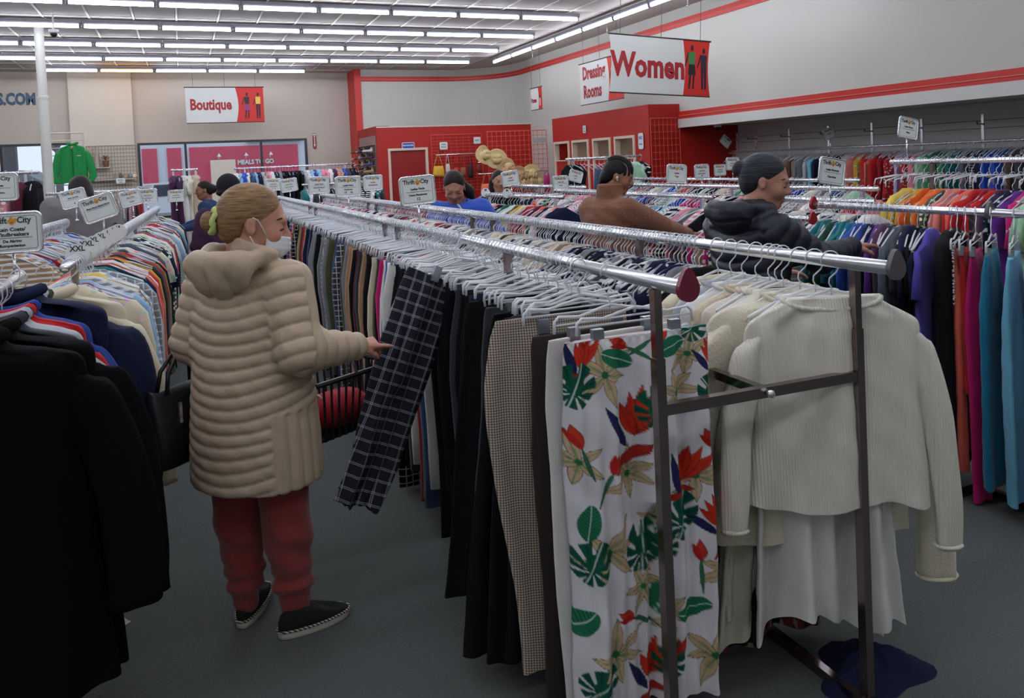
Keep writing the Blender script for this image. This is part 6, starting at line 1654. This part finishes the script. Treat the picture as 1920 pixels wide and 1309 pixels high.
# pilaster shelves with small goods
for k, (x0, x1, z) in enumerate(((-2.10,-1.57,1.90),(-2.10,-1.03,1.60))):
    o = part('shelf_board', MB().box(x0,x1,21.14,21.40,z-.015,z), M_cream); tag(o, ['upper','lower'][k]+' cream shelf board on the pale wire grid', 'shelf')
pot = thing('potted_plant', 'potted plant with brown pointed leaves on the upper shelf', 'plant', (-1.68,21.27,1.902))
part('pot', MB().lathe([(.045,0),(.055,.02),(.075,.16),(.068,.16),(.06,.14)], 16), mat('terracotta_brown', (112,74,52), .8), pot, True)
for k in range(11):
    a = k*2.4; L = .10+.03*(k%3); part('leaf', MB().add([(0,0,.15),(math.cos(a)*L*.5-.02*math.sin(a),math.sin(a)*L*.5+.02*math.cos(a),.22+.02*(k%4)),(math.cos(a)*L,math.sin(a)*L,.20+.03*(k%4)),(math.cos(a)*L*.5+.02*math.sin(a),math.sin(a)*L*.5-.02*math.cos(a),.215+.02*(k%4))], [(0,1,2,3)]), mat('dry_brown_leaf', (120,88,66), .8), pot)
for k, x in enumerate((-2.02,-1.87)):
    v = thing('ornament_tree', ['left','right'][k]+' tall sparkling cone ornament on upper shelf', 'ornament', (x,21.27,1.902)); part('cone', MB().lathe([(.07,0),(.065,.02),(.04,.25),(.02,.42),(.004,.48)], 12), mat('silver_tinsel', (170,160,146), .5, bump=1.0, scale=90, var=.3), v, True); part('star', MB().lathe([(.002,.47),(.02,.50),(.002,.53)], 6), M_logo, v)
for k, (x, prof, c, nm, lab) in enumerate(((-1.50,[(.03,0),(.035,.05),(.012,.10),(.02,.13)],(150,140,130),'vase','small grey vase on the lower shelf'),(-1.37,[(.025,0),(.04,.06),(.02,.12),(.03,.14)],(110,100,96),'vase','dark slim vase on the lower shelf'),(-1.27,[(.035,0),(.045,.05),(.03,.10),(.04,.12)],(196,150,120),'vase','peach-coloured vase on the lower shelf'),(-1.16,[(.03,0),(.05,.05),(.045,.10),(.02,.13)],(130,150,150),'vase','pale teal vase on the lower shelf'))):
    v = thing(nm, lab, 'vase', (x,21.27,1.602)); part('vase_body', MB().lathe(prof, 14), mat('glaze_%d' % k, c, .35), v, True); part('rim', MB().tube([(prof[-1][0]*math.cos(a), prof[-1][0]*math.sin(a), prof[-1][1]) for a in np.linspace(0,2*PI,15)], .004, 5, caps=False), mat('glaze_%d' % k, c, .35), v)
fa = thing('table_clock', 'round yellow-rimmed clock at the end of the lower shelf', 'clock', (-1.06,21.2,1.602)); part('case', MB().lathe([(.05,-.02),(.06,-.01),(.06,.02),(.05,.03)], 18, (0,0,.065), 'y'), M_logo, fa, True); part('dial', MB().lathe([(.0,-.024),(.045,-.024),(.045,-.02),(0,-.02)], 18, (0,0,.065), 'y'), M_bwhite, fa)
# straw hats
M_straw = mat('pale_straw', (220,196,142), .85, bump=.9, scale=110, var=.15)
M_straw2 = mat('brown_straw', (196,160,118), .85, bump=.9, scale=110, var=.15)
def hat_mesh(m, curl=.03):
    prof = [(.001,.115),(.05,.118),(.075,.105),(.088,.06),(.092,.012),(.105,.004),(.14,.002),(.175,.008),(.178,.004),(.14,-.004),(.095,-.004),(.08,.0)]
    n = 26; V = []; F = []
    for r, z in prof:
        for k in range(n):
            a = 2*PI*k/n; rr = r*(1.0+.12*abs(math.cos(a))); zz = z+(curl*max(0,(r-.1)/.075)*math.cos(2*a)*-1 if r > .1 else 0)-(.02*math.exp(-(math.sin(a)/.35)**2) if z > .1 else 0)
            V.append((rr*math.cos(a), r*math.sin(a), zz))
    F = [(i*n+k, i*n+(k+1)%n, (i+1)*n+(k+1)%n, (i+1)*n+k) for i in range(len(prof)-1) for k in range(n)]
    return fixn(MB().add(V, F).mesh('hat_shell', m, True))
HAT = [hat_mesh(M_straw), hat_mesh(M_straw2)]
BAND = fixn(MB().lathe([(.092,.012),(.095,.014),(.094,.036),(.090,.036)], 26).mesh('hat_band', mat('brown_hat_band', (110,70,46), .7), True))
hats = [(6.52,16.75,1.76,1.35,.5,0,'leftmost straw hat high on the grid'),(6.78,16.62,1.66,1.45,-.2,0,'wide straw hat facing forward on the grid'),(7.02,16.58,1.44,1.4,.2,0,'straw hat overlapping below the wide one'),(6.92,16.45,1.36,1.2,.7,1,'brown straw hat with folded brim'),
        (7.18,16.5,1.20,1.3,.9,1,'dark straw hat at the head of the hat row'),(7.28,16.4,1.04,1.5,1.2,0,'first small hat in the hanging row'),(7.38,16.4,1.05,1.5,1.25,1,'second small hat in the hanging row'),(7.47,16.4,1.06,1.5,1.2,0,'third small hat in the hanging row'),(7.57,16.4,1.05,1.5,1.3,1,'fourth small hat in the hanging row'),(7.66,16.4,1.06,1.5,1.25,0,'fifth small hat in the hanging row'),(7.36,16.7,1.24,1.4,.1,1,'brown felt hat above the hanging row'),(7.70,16.7,1.26,1.4,-.1,0,'pale felt hat above the hanging row')]
for x, y, z, rx, rz, k, lab in hats:
    t = thing('straw_hat', lab, 'hat', (x,y,z), 0, 'straw hats on the red grid', rot=(rx,0,rz)); t.scale = (1.35,)*3; link('hat_shell', HAT[k], t); link('hat_band', BAND, t)
hr = thing('hat_rail', 'chrome rail below the red hat grid', 'rail'); rail_part(hr, 6.30, 16.6, 8.1, 16.6, 1.33, .012); rail_part(hr, 6.35, 16.75, 6.75, 16.75, 1.60, .012)
for x in (6.4, 7.2, 8.0): part('bracket', MB().tube([(x,16.6,1.33),(x,16.99,1.36)], .008, 5), M_steel, hr)
pr = thing('purse_rail', 'chrome rail on the manager wall for purses', 'rail'); rail_part(pr, 5.80, 18.2, 7.0, 18.2, 1.83, .014)
for x in (5.9, 6.4, 6.9): part('bracket', MB().tube([(x,18.2,1.83),(x,18.575,1.86)], .009, 5), M_steel, pr)
def purse(x, z, w, h, c, label, y=18.2, strap=None, rail=1.83):
    strap = rail+.014-z
    t = thing('purse', label, 'purse', (x,y,z), 0, 'purses on the manager wall'); m = mat('purse_%d_%d_%d' % c, c, .5)
    part('purse_body', cloth([(0,0,w*.38,.02,0),(-h*.3,0,w*.46,.035,0),(-h*.8,0,w*.5,.045,0),(-h,0,w*.44,.035,0)], 16, .004, 3), m, t, True)
    part('strap', MB().tube([(-w*.36,0,-.01),(-w*.16,0,strap*.7),(0,0,strap),(w*.16,0,strap*.7),(w*.36,0,-.01)], .008, 6), m, t, True)
for i, (x, z, w, h, c, lab) in enumerate(((5.86,1.56,.30,.26,(222,176,52),'yellow purse hanging beside the manager door'),(6.10,1.60,.12,.22,(210,206,196),'small white pouch on the purse rail'),(6.32,1.50,.14,.3,(200,60,50),'red striped purse on the purse rail'),(6.50,1.5,.16,.22,(150,90,60),'tan purse on the purse rail'),(6.70,1.58,.14,.36,(40,26,28),'long black purse on the purse rail'),(6.92,1.55,.14,.2,(120,30,30),'dark red purse on the purse rail'))): purse(x, z, w, h, c, lab)
purse(6.50, 1.10, .34, .30, (232,110,80), 'coral flowered purse left of the straw hats', y=16.6, rail=1.33)
purse(8.05, 1.22, .16, .40, (200,40,130), 'magenta and tan bag at the end of the hat grid', y=16.6, rail=1.33)
# shoes on the side wall of the manager block
sw = thing('shoe_panel', 'clear slotted panel of shoes on the red side wall', 'display panel', (0,0,0))
M_acr = mat('grey_acrylic', (150,112,108), .3)
part('panel', MB().box(4.425,4.433,18.65,20.55,.8,2.38), M_acr, sw)
for k in range(6): part('ledge', MB().box(4.30,4.425,18.70,20.5,1.30+.17*k-.01,1.30+.17*k), M_acr, sw)
def shoe_me(c, boot):
    m = mat('leather_%d_%d_%d' % c, c, .5); o = []
    f = [(cap((0,0,.035),(.17,0,.025),.034,.030),0),(cap((0,0,.04),(.0,0,.09 if not boot else .16),.034,.032),.03),(ell((.19,0,.022),(.05,.036,.022)),.02),(plane((0,0,.004),(0,0,-1)),.0,'i')]
    return body_mesh('shoe', f, (-.06,-.06,-.02), (.26,.06,.22), .010, m)
SHOES = [shoe_me(c, b) for c, b in (((30,28,30),0),((120,70,50),1),((210,206,200),0),((60,20,30),0),((40,60,120),0),((180,150,110),1))]
scn = ['black','brown','white','burgundy','blue','tan']
for k in range(5):
    for j in range(6):
        i = (k*5+j*7)%6
        o = link('display_shoe', SHOES[i], None, (4.36, 18.85+.28*j, 1.30+.17*k), (0,0,PI*.93)); tag(o, '%s display shoe, %s along the %s ledge of the shoe panel' % (scn[i], ordinal(j+1), ordinal(k+1)), 'shoe', 'shoes on the side panel')
# ceiling camera domes and spot heads
for k, (x, y, z, lab) in enumerate(((-1.72,14.0,4.0,'black security camera dome beside the white column'),(8.95,11.3,2.10,'white security camera dome under the alcove ceiling'))):
    t = thing('security_camera', lab, 'camera', (x,y,z)); part('mount', MB().lathe([(.07,.0),(.075,-.03),(.06,-.06)], 16, (0,0,0)), M_white, t, True); part('dome', MB().lathe([(.055,-.06),(.05,-.09),(.03,-.115),(.004,-.125)], 16), M_black, t, True)
    if k == 0: part('stem', MB().tube([(0,0,0),(0,0,.26)], .012, 8), M_white, t)
for k, (y, lab) in enumerate(((17.2,'farthest'),(13.6,'second'),(10.9,'third'),(8.9,'nearest'))):
    t = thing('sprinkler', lab+' small sprinkler hanging near the right wall', 'sprinkler', (8.1,y,ZC)); part('pipe', MB().tube([(0,0,0),(0,0,-.14)], .014, 8), M_steel, t); part('deflector', MB().lathe([(.012,-.14),(.034,-.155),(.03,-.165),(.006,-.17)], 10), M_steel, t, True)
# beige display board before the window
b = part('display_board', MB().box(.63,1.17,18.9,18.96,0,1.93), M_cream); tag(b, 'tall beige board standing before the boutique window', 'board')

# ------------------------------------------------------------------ street outside the window
M_asphalt = mat('asphalt', (120,122,126), .9)
st = struct('street', MB().box(-40, 40, 22, 80, -.35, -.30), M_asphalt, label='grey street outside the windows')
M_fac = mat('white_facade', (214,222,232), .7)
M_hazered = mat('haze_pinked_red_panel', (212,64,96), .6)  # red panels, with the pinkish haze of the glass mixed into the colour
fc = thing('shop_front', 'white shop front with haze-pinked red panels across the street', 'building', (0,45,-.3))
part('facade', MB().box(-5, 12, .1, 1, 0, 4.2), M_fac, fc)
for x0, x1, z0 in ((-1.85,-1.12,1.45),(-.64,.06,1.45),(.46,6.17,.3)):
    part('red_panel', MB().box(x0, x1, 0, .1, z0, 3.42), M_hazered, fc)
part('roof_sign_box', MB().box(3.4, 4.0, -.2, .1, 3.62, 3.95).box(4.05, 6.4, -.2, .1, 3.62, 3.98), mat('dark_vent', (96,100,108), .7), fc)
for x in (1.95,3.35,4.65):
    part('gooseneck_lamp', MB().tube([(x,0,2.75),(x,-.25,3.0),(x,-.4,2.95)], .04, 6).lathe([(.03,0),(.12,-.12),(.11,-.13)], 10, (x,-.42,2.98)), M_white, fc)
link('lettering', text_mesh('MEALS TO GO', .34, M_white, .03, .016, 'CENTER', .88), fc, (3.86,-.05,2.50), (PI/2,0,0))
part('sign_underline', MB().box(2.7,4.75,-.06,0,2.12,2.2), M_white, fc)
car = thing('parked_car', 'white car parked in front of the red-panelled shop', 'car', (-1.2,35.5,-.3))
M_carw = mat('white_car_paint', (224,230,238), .25); M_carg = mat('car_window', (66,74,90), .1)
body = [(-2.2,.35),(-2.2,.85),(-1.5,1.05),(-.75,1.62),(.9,1.66),(1.7,1.1),(2.2,1.0),(2.25,.4)]
part('car_body', MB().prism(body, 0, 1.7, 'y'), M_carw, car)
for poly in ([(-1.25,1.08),(-.68,1.54),(.0,1.57),(.0,1.08)],[(.12,1.08),(.12,1.57),(.82,1.57),(1.4,1.1)]): part('side_window', MB().prism(poly, -.03, 0, 'y'), M_carg, car)
for x in (-1.35,1.4): part('wheel', MB().lathe([(.1,-.02),(.33,-.02),(.34,.1),(.33,.2),(.1,.2)], 18, (x,.0,.34), 'y'), M_black, car, True)
ho = thing('grey_house', 'grey house seen through the left window', 'building', (-11,55,-.3)); part('wall', MB().box(-6,3,0,6,0,1.7), mat('grey_siding', (170,176,184), .8), ho); part('roof', MB().prism([(-6.6,1.7),(3.6,1.7),(2,2.7),(-4.5,2.7)], -.5, 6.5, 'y'), mat('slate_roof', (120,124,132), .8), ho)
po = thing('street_post', 'dark street post seen through the left window', 'post', (-5.9,34,-.3)); part('pole', MB().tube([(0,0,0),(0,0,2.3)], .14, 10), mat('dark_post', (70,76,84), .6), po); part('post_box', MB().box(-.25,.25,-.2,.2,2.3,3.5), MATS['dark_post'], po)
def bare_tree(x, y, h, seed, label):
    t = thing('bare_tree', label, 'tree', (x,y,-.3)); rr = random.Random(seed); M_bark = mat('grey_bark', (112,112,116), .9)
    part('trunk', MB().tube([(0,0,0),(.1,0,h*.4),(0,.1,h*.55)], [.22,.16,.1], 8), M_bark, t)
    mb = MB()
    def br(p, d, L, r, k):
        q = p+d*L; mid = p+d*L*.5+Vector((rr.uniform(-.1,.1),0,rr.uniform(-.05,.1)))*L
        mb.tube([p, mid, q], [r, r*.8, r*.55], 4)
        if k: 
            for _ in range(3): br(q, (d+Vector((rr.uniform(-.8,.8),rr.uniform(-.4,.4),rr.uniform(-.3,.7)))).normalized(), L*.68, r*.55, k-1)
    for _ in range(5): br(Vector((0,.05,h*.5)), Vector((rr.uniform(-1,1),rr.uniform(-.4,.4),rr.uniform(.4,1))).normalized(), h*.28, .08, 3)
    part('branches', mb, M_bark, t, kind='stuff')
bare_tree(-8.5, 42, 6.5, 3, 'bare grey tree nearer the street post'); bare_tree(-6.0, 47, 7.0, 5, 'bare grey tree behind the street post')

wb = part('shelf_talker', MB().box(7.88,8.26,16.96,16.975,2.02,2.14), mat('grey_card', (176,176,172), .6)); tag(wb, 'pale grey blank card on the hat grid', 'card')
join_stuff()
